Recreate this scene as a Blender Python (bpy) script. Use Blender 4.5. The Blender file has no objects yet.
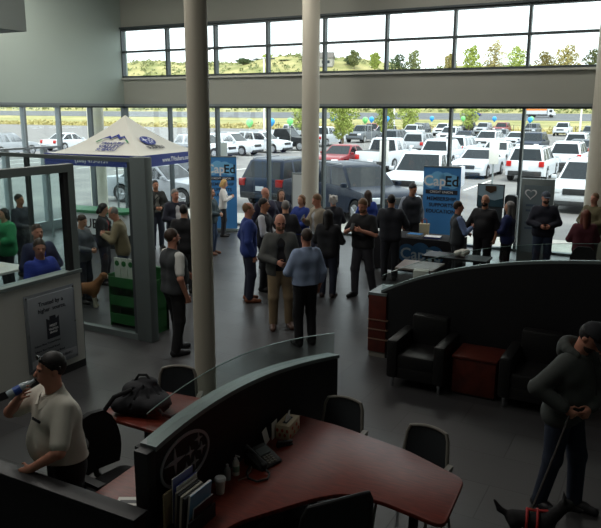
import bpy, bmesh, math, random
import numpy as np
from mathutils import Vector, Matrix
random.seed(7)
SC = bpy.context.scene
COL = SC.collection
PI = math.pi

# ------------------------------------------------------------------ camera
EYE = 3.4                    # a mezzanine above the showroom floor
PITCH, YAW, ROLL = 0.2179, 0.4897, 0.0038
sy, cy = math.sin(YAW), math.cos(YAW)
fw = Vector((-sy*math.cos(PITCH), cy*math.cos(PITCH), -math.sin(PITCH)))
rt = Vector((cy, sy, 0))
up = rt.cross(fw)
r2 = rt*math.cos(ROLL) + up*math.sin(ROLL)
u2 = up*math.cos(ROLL) - rt*math.sin(ROLL)
cam = bpy.data.cameras.new('camera')
cam.sensor_width = 36
cam.lens = 36*694.9/601
cam.clip_end = 3000
cam.clip_start = 0.05
cam_ob = bpy.data.objects.new('camera', cam)
COL.objects.link(cam_ob)
cam_ob.matrix_world = Matrix(((r2.x, u2.x, -fw.x, 0), (r2.y, u2.y, -fw.y, 0), (r2.z, u2.z, -fw.z, EYE), (0, 0, 0, 1)))
SC.camera = cam_ob

# ------------------------------------------------------------------ sky, sun, exposure
world = bpy.data.worlds.new('overcast_sky')
SC.world = world
world.use_nodes = True
wn = world.node_tree
wn.nodes.clear()
wo = wn.nodes.new('ShaderNodeOutputWorld')
wb = wn.nodes.new('ShaderNodeBackground')
wb.inputs['Color'].default_value = (0.90, 0.955, 1.0, 1)
wb.inputs['Strength'].default_value = 2.15
wn.links.new(wb.outputs[0], wo.inputs[0])
sun = bpy.data.lights.new('hazy_sun', 'SUN')
sun.energy = 2.4
sun.angle = math.radians(6)
sun.color = (1.0, 0.95, 0.86)
sun_ob = bpy.data.objects.new('hazy_sun', sun)
COL.objects.link(sun_ob)
sun_ob.rotation_euler = Vector((-0.35, 0.55, -0.8)).to_track_quat('-Z', 'Y').to_euler()
# unseen fill lights added at ceiling height to brighten walls and crowd
def fill_light(x, y, watts, size=1.4):
    l = bpy.data.lights.new('fill_light', 'AREA')
    l.shape = 'DISK'
    l.size = size
    l.energy = watts
    l.color = (1.0, 0.97, 0.90)
    o = bpy.data.objects.new('fill_light', l)
    COL.objects.link(o)
    o.location = (x, y, 7.2)
for lx, ly, lw in [(-13.5, 12.5, 100), (-9.0, 14.0, 62), (-5.0, 14.6, 50), (-2.0, 15.0, 24), (-10.5, 7.5, 84), (-6.2, 5.2, 66), (-5.0, 2.2, 36), (0.2, 4.2, 8)]:
    fill_light(lx, ly, lw)
vs = SC.view_settings
vs.view_transform = 'Standard'
vs.look = 'None'
vs.gamma = 1
vs.exposure = 0.45
vs.use_curve_mapping = False

# ------------------------------------------------------------------ materials
def lin(c):
    return tuple((v/255/12.92 if v/255 <= 0.04045 else ((v/255+0.055)/1.055)**2.4) for v in c)

_M = {}
def mat(name, rgb, rough=0.6, metal=0.0, spec=0.5, noise=0.0, nscale=20.0, bump=0.0, coat=0.0):
    """procedural principled material; rgb in 0-255 sRGB of the thing's own colour"""
    if name in _M:
        return _M[name]
    m = bpy.data.materials.new(name)
    m.use_nodes = True
    nt = m.node_tree
    b = nt.nodes['Principled BSDF']
    c = lin(rgb)
    b.inputs['Base Color'].default_value = (*c, 1)
    b.inputs['Roughness'].default_value = rough
    b.inputs['Metallic'].default_value = metal
    b.inputs['Specular IOR Level'].default_value = spec
    b.inputs['Coat Weight'].default_value = coat
    if noise or bump:
        tc = nt.nodes.new('ShaderNodeTexCoord')
        n = nt.nodes.new('ShaderNodeTexNoise')
        n.inputs['Scale'].default_value = nscale
        n.inputs['Detail'].default_value = 4
        nt.links.new(tc.outputs['Object'], n.inputs['Vector'])
        if noise:
            mx = nt.nodes.new('ShaderNodeMix')
            mx.data_type = 'RGBA'
            mx.inputs[6].default_value = (*[v*(1-noise) for v in c], 1)
            mx.inputs[7].default_value = (*[min(1, v*(1+noise)) for v in c], 1)
            nt.links.new(n.outputs['Fac'], mx.inputs[0])
            nt.links.new(mx.outputs[2], b.inputs['Base Color'])
        if bump:
            bp = nt.nodes.new('ShaderNodeBump')
            bp.inputs['Strength'].default_value = bump
            bp.inputs['Distance'].default_value = 0.01
            nt.links.new(n.outputs['Fac'], bp.inputs['Height'])
            nt.links.new(bp.outputs[0], b.inputs['Normal'])
    _M[name] = m
    return m

def glass_mat(name, tint=(0.93, 0.97, 0.96), refl=1.0):
    if name in _M:
        return _M[name]
    m = bpy.data.materials.new(name)
    m.use_nodes = True
    nt = m.node_tree
    nt.nodes.clear()
    o = nt.nodes.new('ShaderNodeOutputMaterial')
    t = nt.nodes.new('ShaderNodeBsdfTransparent')
    t.inputs[0].default_value = (*tint, 1)
    g = nt.nodes.new('ShaderNodeBsdfGlossy')
    g.inputs['Roughness'].default_value = 0.02
    f = nt.nodes.new('ShaderNodeFresnel')
    ge = nt.nodes.new('ShaderNodeNewGeometry')
    mi = nt.nodes.new('ShaderNodeMapRange')        # the same reflectance on the pane's far face
    mi.inputs['To Min'].default_value = 1.45
    mi.inputs['To Max'].default_value = 1/1.45
    nt.links.new(ge.outputs['Backfacing'], mi.inputs[0])
    nt.links.new(mi.outputs[0], f.inputs[0])
    mu = nt.nodes.new('ShaderNodeMath')
    mu.operation = 'MULTIPLY'
    mu.inputs[1].default_value = refl
    mx = nt.nodes.new('ShaderNodeMixShader')
    nt.links.new(f.outputs[0], mu.inputs[0])
    nt.links.new(mu.outputs[0], mx.inputs[0])
    nt.links.new(t.outputs[0], mx.inputs[1])
    nt.links.new(g.outputs[0], mx.inputs[2])
    nt.links.new(mx.outputs[0], o.inputs[0])
    _M[name] = m
    return m

def floor_mat():
    m = bpy.data.materials.new('slate_tiles')
    m.use_nodes = True
    nt = m.node_tree
    b = nt.nodes['Principled BSDF']
    tc = nt.nodes.new('ShaderNodeTexCoord')
    br = nt.nodes.new('ShaderNodeTexBrick')
    br.inputs['Scale'].default_value = 1.0
    br.inputs['Brick Width'].default_value = 1.2
    br.inputs['Row Height'].default_value = 0.6
    br.inputs['Mortar Size'].default_value = 0.006
    br.inputs['Mortar Smooth'].default_value = 0.3
    br.inputs['Color1'].default_value = (*lin((66, 66, 68)), 1)
    br.inputs['Color2'].default_value = (*lin((78, 77, 78)), 1)
    br.inputs['Mortar'].default_value = (*lin((48, 47, 47)), 1)
    nt.links.new(tc.outputs['Object'], br.inputs['Vector'])
    n = nt.nodes.new('ShaderNodeTexNoise')
    n.inputs['Scale'].default_value = 2.2
    n.inputs['Detail'].default_value = 6
    nt.links.new(tc.outputs['Object'], n.inputs['Vector'])
    mx = nt.nodes.new('ShaderNodeMix')
    mx.data_type = 'RGBA'
    mx.blend_type = 'MULTIPLY'
    mx.inputs[0].default_value = 0.5
    nt.links.new(br.outputs['Color'], mx.inputs[6])
    nt.links.new(n.outputs['Fac'], mx.inputs[7])
    nt.links.new(mx.outputs[2], b.inputs['Base Color'])
    mr = nt.nodes.new('ShaderNodeMapRange')
    mr.inputs['To Min'].default_value = 0.32
    mr.inputs['To Max'].default_value = 0.48
    nt.links.new(n.outputs['Fac'], mr.inputs[0])
    nt.links.new(mr.outputs[0], b.inputs['Roughness'])
    b.inputs['Specular IOR Level'].default_value = 0.45
    bp = nt.nodes.new('ShaderNodeBump')
    bp.inputs['Strength'].default_value = 0.25
    bp.inputs['Distance'].default_value = 0.004
    bp.invert = True
    nt.links.new(br.outputs['Fac'], bp.inputs['Height'])
    nt.links.new(bp.outputs[0], b.inputs['Normal'])
    return m

def wood_mat(name, dark, light, rough=0.32):
    m = bpy.data.materials.new(name)
    m.use_nodes = True
    nt = m.node_tree
    b = nt.nodes['Principled BSDF']
    tc = nt.nodes.new('ShaderNodeTexCoord')
    mp = nt.nodes.new('ShaderNodeMapping')
    mp.inputs['Scale'].default_value = (2, 14, 2)
    n = nt.nodes.new('ShaderNodeTexNoise')
    n.inputs['Scale'].default_value = 4
    n.inputs['Detail'].default_value = 8
    cr = nt.nodes.new('ShaderNodeValToRGB')
    cr.color_ramp.elements[0].position = 0.3
    cr.color_ramp.elements[0].color = (*lin(dark), 1)
    cr.color_ramp.elements[1].position = 0.75
    cr.color_ramp.elements[1].color = (*lin(light), 1)
    nt.links.new(tc.outputs['Object'], mp.inputs[0])
    nt.links.new(mp.outputs[0], n.inputs['Vector'])
    nt.links.new(n.outputs['Fac'], cr.inputs[0])
    nt.links.new(cr.outputs[0], b.inputs['Base Color'])
    b.inputs['Roughness'].default_value = rough
    return m

def ground_mat(name, c1, c2, scale, rough=0.9):
    m = bpy.data.materials.new(name)
    m.use_nodes = True
    nt = m.node_tree
    b = nt.nodes['Principled BSDF']
    tc = nt.nodes.new('ShaderNodeTexCoord')
    n = nt.nodes.new('ShaderNodeTexNoise')
    n.inputs['Scale'].default_value = scale
    n.inputs['Detail'].default_value = 7
    cr = nt.nodes.new('ShaderNodeValToRGB')
    cr.color_ramp.elements[0].position = 0.35
    cr.color_ramp.elements[0].color = (*lin(c1), 1)
    cr.color_ramp.elements[1].position = 0.65
    cr.color_ramp.elements[1].color = (*lin(c2), 1)
    nt.links.new(tc.outputs['Object'], n.inputs['Vector'])
    nt.links.new(n.outputs['Fac'], cr.inputs[0])
    nt.links.new(cr.outputs[0], b.inputs['Base Color'])
    b.inputs['Roughness'].default_value = rough
    b.inputs['Specular IOR Level'].default_value = 0.12
    return m

# ------------------------------------------------------------------ mesh builder
class MB:
    def __init__(s):
        s.v, s.f = [], []
    def add(s, verts, faces):
        n = len(s.v)
        s.v += [tuple(p) for p in verts]
        s.f += [tuple(i+n for i in f) for f in faces]
        return s
    def box(s, x0, x1, y0, y1, z0, z1, M=None):
        v = [(x0, y0, z0), (x1, y0, z0), (x1, y1, z0), (x0, y1, z0), (x0, y0, z1), (x1, y0, z1), (x1, y1, z1), (x0, y1, z1)]
        if M is not None:
            v = [tuple(M @ Vector(p)) for p in v]
        return s.add(v, [(0, 3, 2, 1), (4, 5, 6, 7), (0, 1, 5, 4), (1, 2, 6, 5), (2, 3, 7, 6), (3, 0, 4, 7)])
    def prism(s, poly, a, b, axis='z'):
        """poly: ccw points in the two other axes (for z: x,y; for y: x,z; for x: y,z), extruded from a to b"""
        n = len(poly)
        def P(p, t):
            return {'z': (p[0], p[1], t), 'y': (p[0], t, p[1]), 'x': (t, p[0], p[1])}[axis]
        v = [P(p, a) for p in poly] + [P(p, b) for p in poly]
        f = [tuple(range(n-1, -1, -1)), tuple(range(n, 2*n))] + [(i, (i+1) % n, n+(i+1) % n, n+i) for i in range(n)]
        if axis == 'y':
            f = [tuple(reversed(q)) for q in f]
        return s.add(v, f)
    def tube(s, pts, r, n=8, cap=True):
        pts = [Vector(p) for p in pts]
        rs = r if isinstance(r, (list, tuple)) else [r]*len(pts)
        rings = []
        nrm = None
        for i, p in enumerate(pts):
            t = (pts[min(i+1, len(pts)-1)] - pts[max(i-1, 0)]).normalized()
            if nrm is None:
                nrm = t.orthogonal().normalized()
            nrm = (nrm - t*nrm.dot(t))
            nrm = nrm.normalized() if nrm.length > 1e-6 else t.orthogonal().normalized()
            bi = t.cross(nrm)
            rings.append([p + (nrm*math.cos(2*PI*k/n) + bi*math.sin(2*PI*k/n))*rs[i] for k in range(n)])
        return s.loft(rings, cap)
    def loft(s, rings, cap=True, closed=True):
        n = len(rings[0])
        v = [p for r in rings for p in r]
        f = []
        for i in range(len(rings)-1):
            for k in range(n if closed else n-1):
                f.append((i*n+k, i*n+(k+1) % n, (i+1)*n+(k+1) % n, (i+1)*n+k))
        if cap and closed:
            f.append(tuple(range(n-1, -1, -1)))
            f.append(tuple(range((len(rings)-1)*n, len(rings)*n)))
        return s.add(v, f)
    def lathe(s, prof, n=16, c=(0, 0, 0), cap=True):
        return s.loft([[(c[0]+r*math.cos(2*PI*k/n), c[1]+r*math.sin(2*PI*k/n), c[2]+z) for k in range(n)] for r, z in prof], cap)
    def ell(s, c, r, n=14, m=9, M=None):
        rings = []
        for j in range(m+1):
            a = -PI/2 + PI*(0.02+0.96*j/m)
            ring = [Vector((r[0]*math.cos(a)*math.cos(2*PI*k/n), r[1]*math.cos(a)*math.sin(2*PI*k/n), r[2]*math.sin(a))) for k in range(n)]
            rings.append([Vector(c) + (M @ p if M is not None else p) for p in ring])
        return s.loft(rings)
    def quadslab(s, pts, th):
        """a thin closed slab on a planar polygon, thickened along its normal"""
        p = [Vector(q) for q in pts]
        nn = (p[1]-p[0]).cross(p[2]-p[0]).normalized()
        k = len(p)
        v = p + [q+nn*th for q in p]
        return s.add(v, [tuple(range(k-1, -1, -1)), tuple(range(k, 2*k))] + [(i, (i+1) % k, k+(i+1) % k, k+i) for i in range(k)])
    def mesh(s, name, m, bevel=0.0, smooth=True, angle=35):
        me = bpy.data.meshes.new(name)
        me.from_pydata(s.v, [], s.f)
        bm = bmesh.new()
        bm.from_mesh(me)
        bmesh.ops.recalc_face_normals(bm, faces=bm.faces)
        if bevel:
            ed = [e for e in bm.edges if len(e.link_faces) == 2 and e.calc_face_angle(0) > 0.5]
            bmesh.ops.bevel(bm, geom=ed, offset=bevel, segments=2, profile=0.5, affect='EDGES', clamp_overlap=True)
        bm.to_mesh(me)
        bm.free()
        if smooth:
            me.polygons.foreach_set('use_smooth', [True]*len(me.polygons))
            me.set_sharp_from_angle(angle=math.radians(angle))
        if m is not None:
            me.materials.append(m)
        return me
    def build(s, name, m, parent=None, **k):
        return link(name, s.mesh(name, m, **k), parent)

def link(name, me, parent=None):
    o = bpy.data.objects.new(name, me)
    COL.objects.link(o)
    if parent is not None:
        o.parent = parent
    return o

def tag(o, label=None, cat=None, group=None, kind=None):
    if label: o['label'] = label
    if cat: o['category'] = cat
    if group: o['group'] = group
    if kind: o['kind'] = kind
    return o

def thing(name, label, cat, loc=(0, 0, 0), rz=0.0, group=None):
    o = bpy.data.objects.new(name, None)
    o.empty_display_size = 0.1
    COL.objects.link(o)
    o.location = loc
    o.rotation_euler = (0, 0, rz)
    return tag(o, label, cat, group)

def kids(o):
    return [c for c in COL.objects if c.parent == o]

def dup(root, loc, rz, label, group=None, recolor=None):
    """copy a thing with its parts and sub-parts; recolor maps a material name to another material"""
    def cp(o, par):
        c = o.copy()
        COL.objects.link(c)
        if par is not None:
            c.parent = par
        if recolor and o.type == 'MESH':
            for i, sl in enumerate(o.data.materials):
                if sl and sl.name in recolor:
                    c.material_slots[i].link = 'OBJECT'
                    c.material_slots[i].material = recolor[sl.name]
        for ch in o.children:
            cp(ch, c)
        return c
    r = cp(root, None)
    r.location = loc
    r.rotation_euler = (0, 0, rz)
    r['label'] = label
    if group: r['group'] = group
    return r

def struct(o):
    o['kind'] = 'structure'
    return o

def text_mb(lines, ext=0.002, bold=0.0):
    """lines: (string, size, x, y[, align]); returns an MB holding the letters in the XY plane, facing +Z"""
    mb = MB()
    for ln in lines:
        cu = bpy.data.curves.new('letters', 'FONT')
        cu.body = ln[0]
        cu.size = ln[1]
        cu.extrude = ext
        cu.offset = bold*ln[1]
        cu.resolution_u = 3
        cu.align_x = ln[4] if len(ln) > 4 else 'CENTER'
        o = bpy.data.objects.new('letters', cu)
        me = bpy.data.meshes.new_from_object(o)
        mb.add([(v.co.x+ln[2], v.co.y+ln[3], v.co.z) for v in me.vertices], [tuple(p.vertices) for p in me.polygons])
        bpy.data.objects.remove(o)
        bpy.data.curves.remove(cu)
        bpy.data.meshes.remove(me)
    return mb

def place(mb, origin, xdir, ydir):
    """move an XY-plane builder onto a plane in space"""
    X, Y = Vector(xdir).normalized(), Vector(ydir).normalized()
    Zv = X.cross(Y)
    O = Vector(origin)
    mb.v = [tuple(O + X*p[0] + Y*p[1] + Zv*p[2]) for p in mb.v]
    return mb

# ------------------------------------------------------------------ implicit surfaces (bodies, clothes, animals)
class SDF:
    def __init__(s, lo, hi, res):
        s.lo = np.array(lo, dtype=np.float64)
        s.res = res
        n = np.ceil((np.array(hi)-s.lo)/res).astype(int)+2
        s.ax = [(s.lo[i]+np.arange(n[i])*res).astype(np.float32) for i in range(3)]
        s.F = np.full(n, 0.5, np.float32)
    def blk(s, lo, hi):
        sl = []
        for i in range(3):
            a = int(max(0, math.floor((lo[i]-s.lo[i])/s.res)))
            b = int(min(len(s.ax[i]), math.ceil((hi[i]-s.lo[i])/s.res)+1))
            if b <= a:
                return None, None
            sl.append(slice(a, b))
        return tuple(sl), np.meshgrid(*[s.ax[i][sl[i]] for i in range(3)], indexing='ij')
    def _put(s, sl, d, k, op):
        a = s.F[sl]
        if op == 'add':
            if k > 0:
                h = np.clip(0.5+0.5*(a-d)/k, 0, 1)
                s.F[sl] = a*(1-h)+d*h-k*h*(1-h)
            else:
                s.F[sl] = np.minimum(a, d)
        else:
            d = -d
            if k > 0:
                h = np.clip(0.5-0.5*(a-d)/k, 0, 1)
                s.F[sl] = a*(1-h)+d*h+k*h*(1-h)
            else:
                s.F[sl] = np.maximum(a, d)
    def rc(s, a, b, ra, rb, k=0.02, op='add'):
        a, b = np.array(a, float), np.array(b, float)
        m = max(ra, rb)+k+2.5*s.res
        sl, g = s.blk(np.minimum(a, b)-m, np.maximum(a, b)+m)
        if sl is None: return
        d = b-a
        L = max(float(d@d), 1e-9)
        px, py, pz = g[0]-a[0], g[1]-a[1], g[2]-a[2]
        t = np.clip((px*d[0]+py*d[1]+pz*d[2])/L, 0, 1)
        dd = np.sqrt((px-t*d[0])**2+(py-t*d[1])**2+(pz-t*d[2])**2)-(ra+(rb-ra)*t)
        s._put(sl, dd.astype(np.float32), k, op)
    def ell(s, c, r, k=0.02, op='add', R=None):
        c, r = np.array(c, float), np.array(r, float)
        m = r.max()+k+2.5*s.res
        sl, g = s.blk(c-m, c+m)
        if sl is None: return
        p = [g[i]-c[i] for i in range(3)]
        if R is not None:
            p = [R[0][i]*p[0]+R[1][i]*p[1]+R[2][i]*p[2] for i in range(3)]
        k0 = np.sqrt(sum((p[i]/r[i])**2 for i in range(3)))
        k1 = np.sqrt(sum((p[i]/r[i]**2)**2 for i in range(3)))+1e-6
        s._put(sl, (k0*(k0-1)/k1).astype(np.float32), k, op)
    def cut(s, n, d):
        """keep only n.p <= d"""
        n = np.array(n, float)
        L = np.linalg.norm(n)
        n, d = n/L, d/L
        pl = n[0]*s.ax[0][:, None, None]+n[1]*s.ax[1][None, :, None]+n[2]*s.ax[2][None, None, :]-d
        s.F = np.maximum(s.F, pl.astype(np.float32))
    def mesh(s, name, m):
        F = s.F
        for ax in range(3):           # close the surface at the grid's border
            ix = [slice(None)]*3
            for e in (0, -1):
                ix[ax] = e
                F[tuple(ix)] = np.maximum(F[tuple(ix)], 1e-3)
        ins = F < 0
        n = np.array(F.shape)-1
        C = [(i, j, k) for i in (0, 1) for j in (0, 1) for k in (0, 1)]
        def sub(A, c):
            return A[c[0]:c[0]+n[0], c[1]:c[1]+n[1], c[2]:c[2]+n[2]]
        cnt = sum(sub(ins, c).astype(np.int8) for c in C)
        act = (cnt > 0) & (cnt < 8)
        idx = np.full(act.shape, -1, np.int64)
        na = int(act.sum())
        me = bpy.data.meshes.new(name)
        if na == 0:
            return me
        idx[act] = np.arange(na)
        vals = {c: sub(F, c)[act] for c in C}
        pos, num = np.zeros((na, 3)), np.zeros(na)
        for a in C:
            for ax in range(3):
                if a[ax] == 0:
                    b = tuple(a[i]+(1 if i == ax else 0) for i in range(3))
                    v0, v1 = vals[a], vals[b]
                    x = (v0 < 0) != (v1 < 0)
                    t = np.where(x, v0/np.where(x, v0-v1, 1), 0)
                    for i in range(3):
                        pos[:, i] += np.where(x, a[i]+(t if i == ax else 0), 0)
                    num += x
        V = s.lo+(np.argwhere(act)+pos/num[:, None])*s.res
        Q = []
        for ax in range(3):
            u, w = (ax+1) % 3, (ax+2) % 3
            sh = list(F.shape)
            s0, s1 = [slice(None)]*3, [slice(None)]*3
            s0[ax], s1[ax] = slice(0, sh[ax]-1), slice(1, sh[ax])
            for q in (u, w):
                s0[q] = slice(1, sh[q]-1)
                s1[q] = slice(1, sh[q]-1)
            A, B = ins[tuple(s0)], ins[tuple(s1)]
            e = np.argwhere(A != B)
            if len(e) == 0: continue
            flip = ~A[tuple(e.T)]
            e = e.copy()
            e[:, u] += 1
            e[:, w] += 1
            def cell(du, dw):
                f = e.copy()
                f[:, u] += du
                f[:, w] += dw
                return idx[tuple(f.T)]
            q = np.stack([cell(-1, -1), cell(0, -1), cell(0, 0), cell(-1, 0)], 1)
            q[flip] = q[flip][:, ::-1]
            Q.append(q)
        Q = np.concatenate(Q)
        Q = Q[(Q >= 0).all(1)]
        me.vertices.add(na)
        me.vertices.foreach_set('co', V.astype(np.float32).ravel())
        me.loops.add(Q.size)
        me.loops.foreach_set('vertex_index', Q.astype(np.int32).ravel())
        me.polygons.add(len(Q))
        me.polygons.foreach_set('loop_start', (np.arange(len(Q))*4).astype(np.int32))
        me.polygons.foreach_set('use_smooth', np.ones(len(Q), bool))
        me.update(calc_edges=True)
        me.validate()
        if m is not None:
            me.materials.append(m)
        return me
    def build(s, name, m, parent=None):
        return link(name, s.mesh(name, m), parent)
# ================================================================== THE SETTING
WX, BY = -15.69, 17.45          # left wall plane, back wall plane
CEIL = 7.3
paint = mat('wall_paint', (168, 180, 172), 0.7, noise=0.03, nscale=1.5)
paint_band = mat('wall_paint_band', (168, 168, 158), 0.7, noise=0.03, nscale=1.5)
alu = mat('aluminium_frame', (128, 136, 138), 0.45, metal=0.15)
alu_dark = mat('dark_frame', (74, 82, 84), 0.45, metal=0.1)
pane_m = glass_mat('window_glass')
clear_m = glass_mat('clear_glass', (0.90, 0.95, 0.94))

fl = struct(MB().box(WX, 9, -5, BY+0.1, -0.12, 0).build('floor', floor_mat(), smooth=False))
struct(MB().box(WX-0.2, 9.2, -5.2, BY+0.2, CEIL, CEIL+0.2).build('ceiling', mat('ceiling_paint', (120, 122, 118), 0.9), smooth=False))
struct(MB().box(9, 9.2, -5.2, BY+0.2, -0.12, CEIL).build('wall_right', paint, smooth=False))
struct(MB().box(WX-0.2, 9, -5.2, -5, -0.12, CEIL).build('wall_front', paint, smooth=False))
# back wall: storefront below, solid band, clerestory, lintel
BX1 = WX+8*1.772
Z_HEAD, Z_SILL, Z_TOP = 3.5, 4.37, 5.84
wb_ = MB()
wb_.box(WX, BX1, BY, BY+0.22, Z_HEAD, Z_SILL)
wb_.box(WX, BX1, BY, BY+0.22, Z_TOP, CEIL)
wb_.box(BX1, 9, BY, BY+0.22, -0.12, CEIL)
struct(wb_.build('wall_back', paint_band, smooth=False))
struct(MB().box(WX, BX1, BY-0.09, BY, Z_HEAD, Z_HEAD+0.07).build('trim_1', alu, smooth=False))
struct(MB().box(WX, BX1, BY-0.09, BY, Z_SILL-0.05, Z_SILL).build('trim_5', mat('sunlit_sill_paint', (206, 206, 196), 0.5), smooth=False))  # colour lightened to stand in for sunlight along the sill
struct(MB().box(WX, BX1, BY-0.1, BY, Z_TOP, Z_TOP+0.05).build('trim_2', alu_dark, smooth=False))
# left wall: glass below, plain plaster above
wl = MB()
wl.box(WX-0.22, WX, -5, BY+0.22, Z_HEAD+0.06, CEIL)
wl.box(WX-0.22, WX, -5, 8.45, -0.12, Z_HEAD+0.06)
struct(wl.build('wall_left', paint, smooth=False))
struct(MB().box(WX, WX+0.07, 8.45, BY-0.1, Z_HEAD, Z_HEAD+0.07).build('trim_3', alu, smooth=False))
# soffit hanging at the upper left
struct(MB().box(-15.6, -11.9, 3.5, 10.45, 4.94, CEIL).build('trim_4', mat('soffit_paint', (128, 136, 132), 0.7), smooth=False))

wn_ = [0]
def window(x0, x1, z0, z1, transom=None, left=False, door=False):
    """one glazed bay: frame and pane(s)"""
    wn_[0] += 1
    w, d = 0.032, 0.07
    f = MB()
    def bx(a0, a1, b0, b1):
        if left: f.box(WX-0.13, WX+0.04, a0, a1, b0, b1)
        else: f.box(a0, a1, BY-0.04, BY+0.13, b0, b1)
    bx(x0, x0+w, z0, z1); bx(x1-w, x1, z0, z1)
    bx(x0+w, x1-w, z0, z0+0.06); bx(x0+w, x1-w, z1-0.05, z1)
    if transom: bx(x0+w, x1-w, transom-0.028, transom+0.028)
    if door:
        bx((x0+x1)/2-0.06, (x0+x1)/2+0.06, z0+0.06, transom-0.035)
        bx(x0+w, (x0+x1)/2-0.06, z0+0.06, z0+0.26); bx((x0+x1)/2+0.06, x1-w, z0+0.06, z0+0.26)
    o = struct(f.build('window_%d' % wn_[0], alu_dark if not door else alu, smooth=False))
    zs = [z0+0.06, z1-0.05] if not transom else [z0+0.06, transom-0.035, transom+0.035, z1-0.05]
    for i in range(0, len(zs), 2):
        p = MB()
        if left: p.box(WX-0.05, WX-0.04, x0+w, x1-w, zs[i], zs[i+1])
        else: p.box(x0+w, x1-w, BY+0.04, BY+0.05, zs[i], zs[i+1])
        p.build('pane', pane_m, o, smooth=False)
    return o
for i in range(8):
    window(WX+i*1.772, WX+(i+1)*1.772, 0.0, Z_HEAD)
for i in range(8):
    window(WX+i*1.772, WX+(i+1)*1.772, Z_SILL, Z_TOP, transom=5.16)
lm = [8.45, 9.75, 11.0, 12.1, 13.47, 14.7, 15.96, BY-0.02]
for i in range(7):
    window(lm[i], lm[i+1], 0.0, Z_HEAD, left=True, transom=2.35 if i in (3, 4) else None, door=i in (3, 4))

# round columns
colm = mat('column_paint', (204, 197, 180), 0.55, noise=0.03, nscale=2)
def column(x, y, r, z1=CEIL):
    return struct(MB().lathe([(r, 0), (r, z1)], 36, (x, y, 0)).build('pillar', colm, angle=40))
column(-4.69, 6.39, 0.124)
column(-8.05, 15.6, 0.215)
column(-1.38, 16.8, 0.33)
column(-16.55, 17.0, 0.26, 3.5)

# outside: asphalt, verge, road and the hill beyond
asph = ground_mat('asphalt', (112, 110, 110), (128, 126, 124), 0.6)
struct(MB().box(-150, 70, BY+0.35, 112, -0.25, -0.02).box(-150, WX-0.35, -20, BY+0.35, -0.25, -0.02).build('parking_lot_ground', asph, smooth=False))
struct(MB().box(WX-0.35, 9.2, BY+0.1, BY+2.2, -0.2, -0.01).build('sidewalk', ground_mat('concrete', (176, 172, 164), (192, 188, 180), 3), smooth=False))
stripes = MB()
for Y in (33, 52, 72):
    for k in range(22):
        x = -40+k*2.9
        stripes.box(x, x+0.1, Y-2.6, Y+2.6, -0.02, -0.015)
struct(stripes.build('parking_lot_markings', mat('line_paint', (225, 225, 220), 0.8), smooth=False))

def ss(a, b, x):
    t = min(1, max(0, (x-a)/(b-a)))
    return t*t*(3-2*t)
def terrain(x, y):
    z = -0.3+0.5*ss(112, 128, y)+0.3*ss(200, 222, y)+2.0*ss(222, 280, y)
    z += (25+9*(1-ss(-200, -130, x))+1.5*math.sin(x*0.05)+0.9*math.sin(x*0.11+y*0.02))*ss(278, 420, y)
    z += (0.4*math.sin(x*0.31)*math.sin(y*0.27))*(0.4*ss(112, 118, y)*(1-ss(190, 220, y))+ss(280, 300, y))
    return z
ys = [112, 115, 118, 122, 128, 140, 160, 190, 205, 215, 222, 230, 238, 246, 254, 262, 268]+[268+8*i for i in range(1, 28)]
xs = [-620+14*i for i in range(66)]
hv, hf = [], []
for y in ys:
    for x in xs: hv.append((x, y, terrain(x, y)))
for j in range(len(ys)-1):
    for i in range(len(xs)-1):
        a = j*len(xs)+i
        hf.append((a, a+1, a+1+len(xs), a+len(xs)))
struct(MB().add(hv, hf).build('hill', ground_mat('dry_grass', (120, 122, 76), (164, 154, 108), 0.07), angle=80))
rd_ = MB()
rdy = [224+4*i for i in range(13)]
rd_.loft([[(-620, y, terrain(0, y)-0.6), (300, y, terrain(0, y)-0.6), (300, y, terrain(0, y)+0.12), (-620, y, terrain(0, y)+0.12)] for y in rdy])
struct(rd_.build('road', ground_mat('road_asphalt', (92, 94, 98), (104, 106, 108), 0.3), smooth=False))
# ================================================================== CARS
tyre = mat('tyre_rubber', (28, 28, 30), 0.85)
rimm = mat('alloy_rim', (168, 170, 174), 0.3, metal=0.8)
carglass = mat('car_glass', (26, 33, 38), 0.08, spec=0.25)
blackp = mat('black_plastic', (34, 35, 37), 0.6)
lampm = mat('headlamp', (215, 220, 225), 0.1)
taill = mat('tail_lamp', (170, 22, 20), 0.2)
platem = mat('plate', (215, 218, 222), 0.5)
CARC = {k: mat('car_paint_'+k, c, 0.35, spec=0.12 if k in ('navy', 'black', 'grey') else 0.3, coat=0.0 if k in ('navy', 'black', 'grey') else 0.15) for k, c in dict(white=(194, 198, 204), silver=(150, 154, 160), grey=(96, 100, 106), black=(30, 31, 34), navy=(38, 46, 62), red=(120, 26, 34), blue=(30, 60, 130), teal=(28, 78, 70)).items()}

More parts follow.
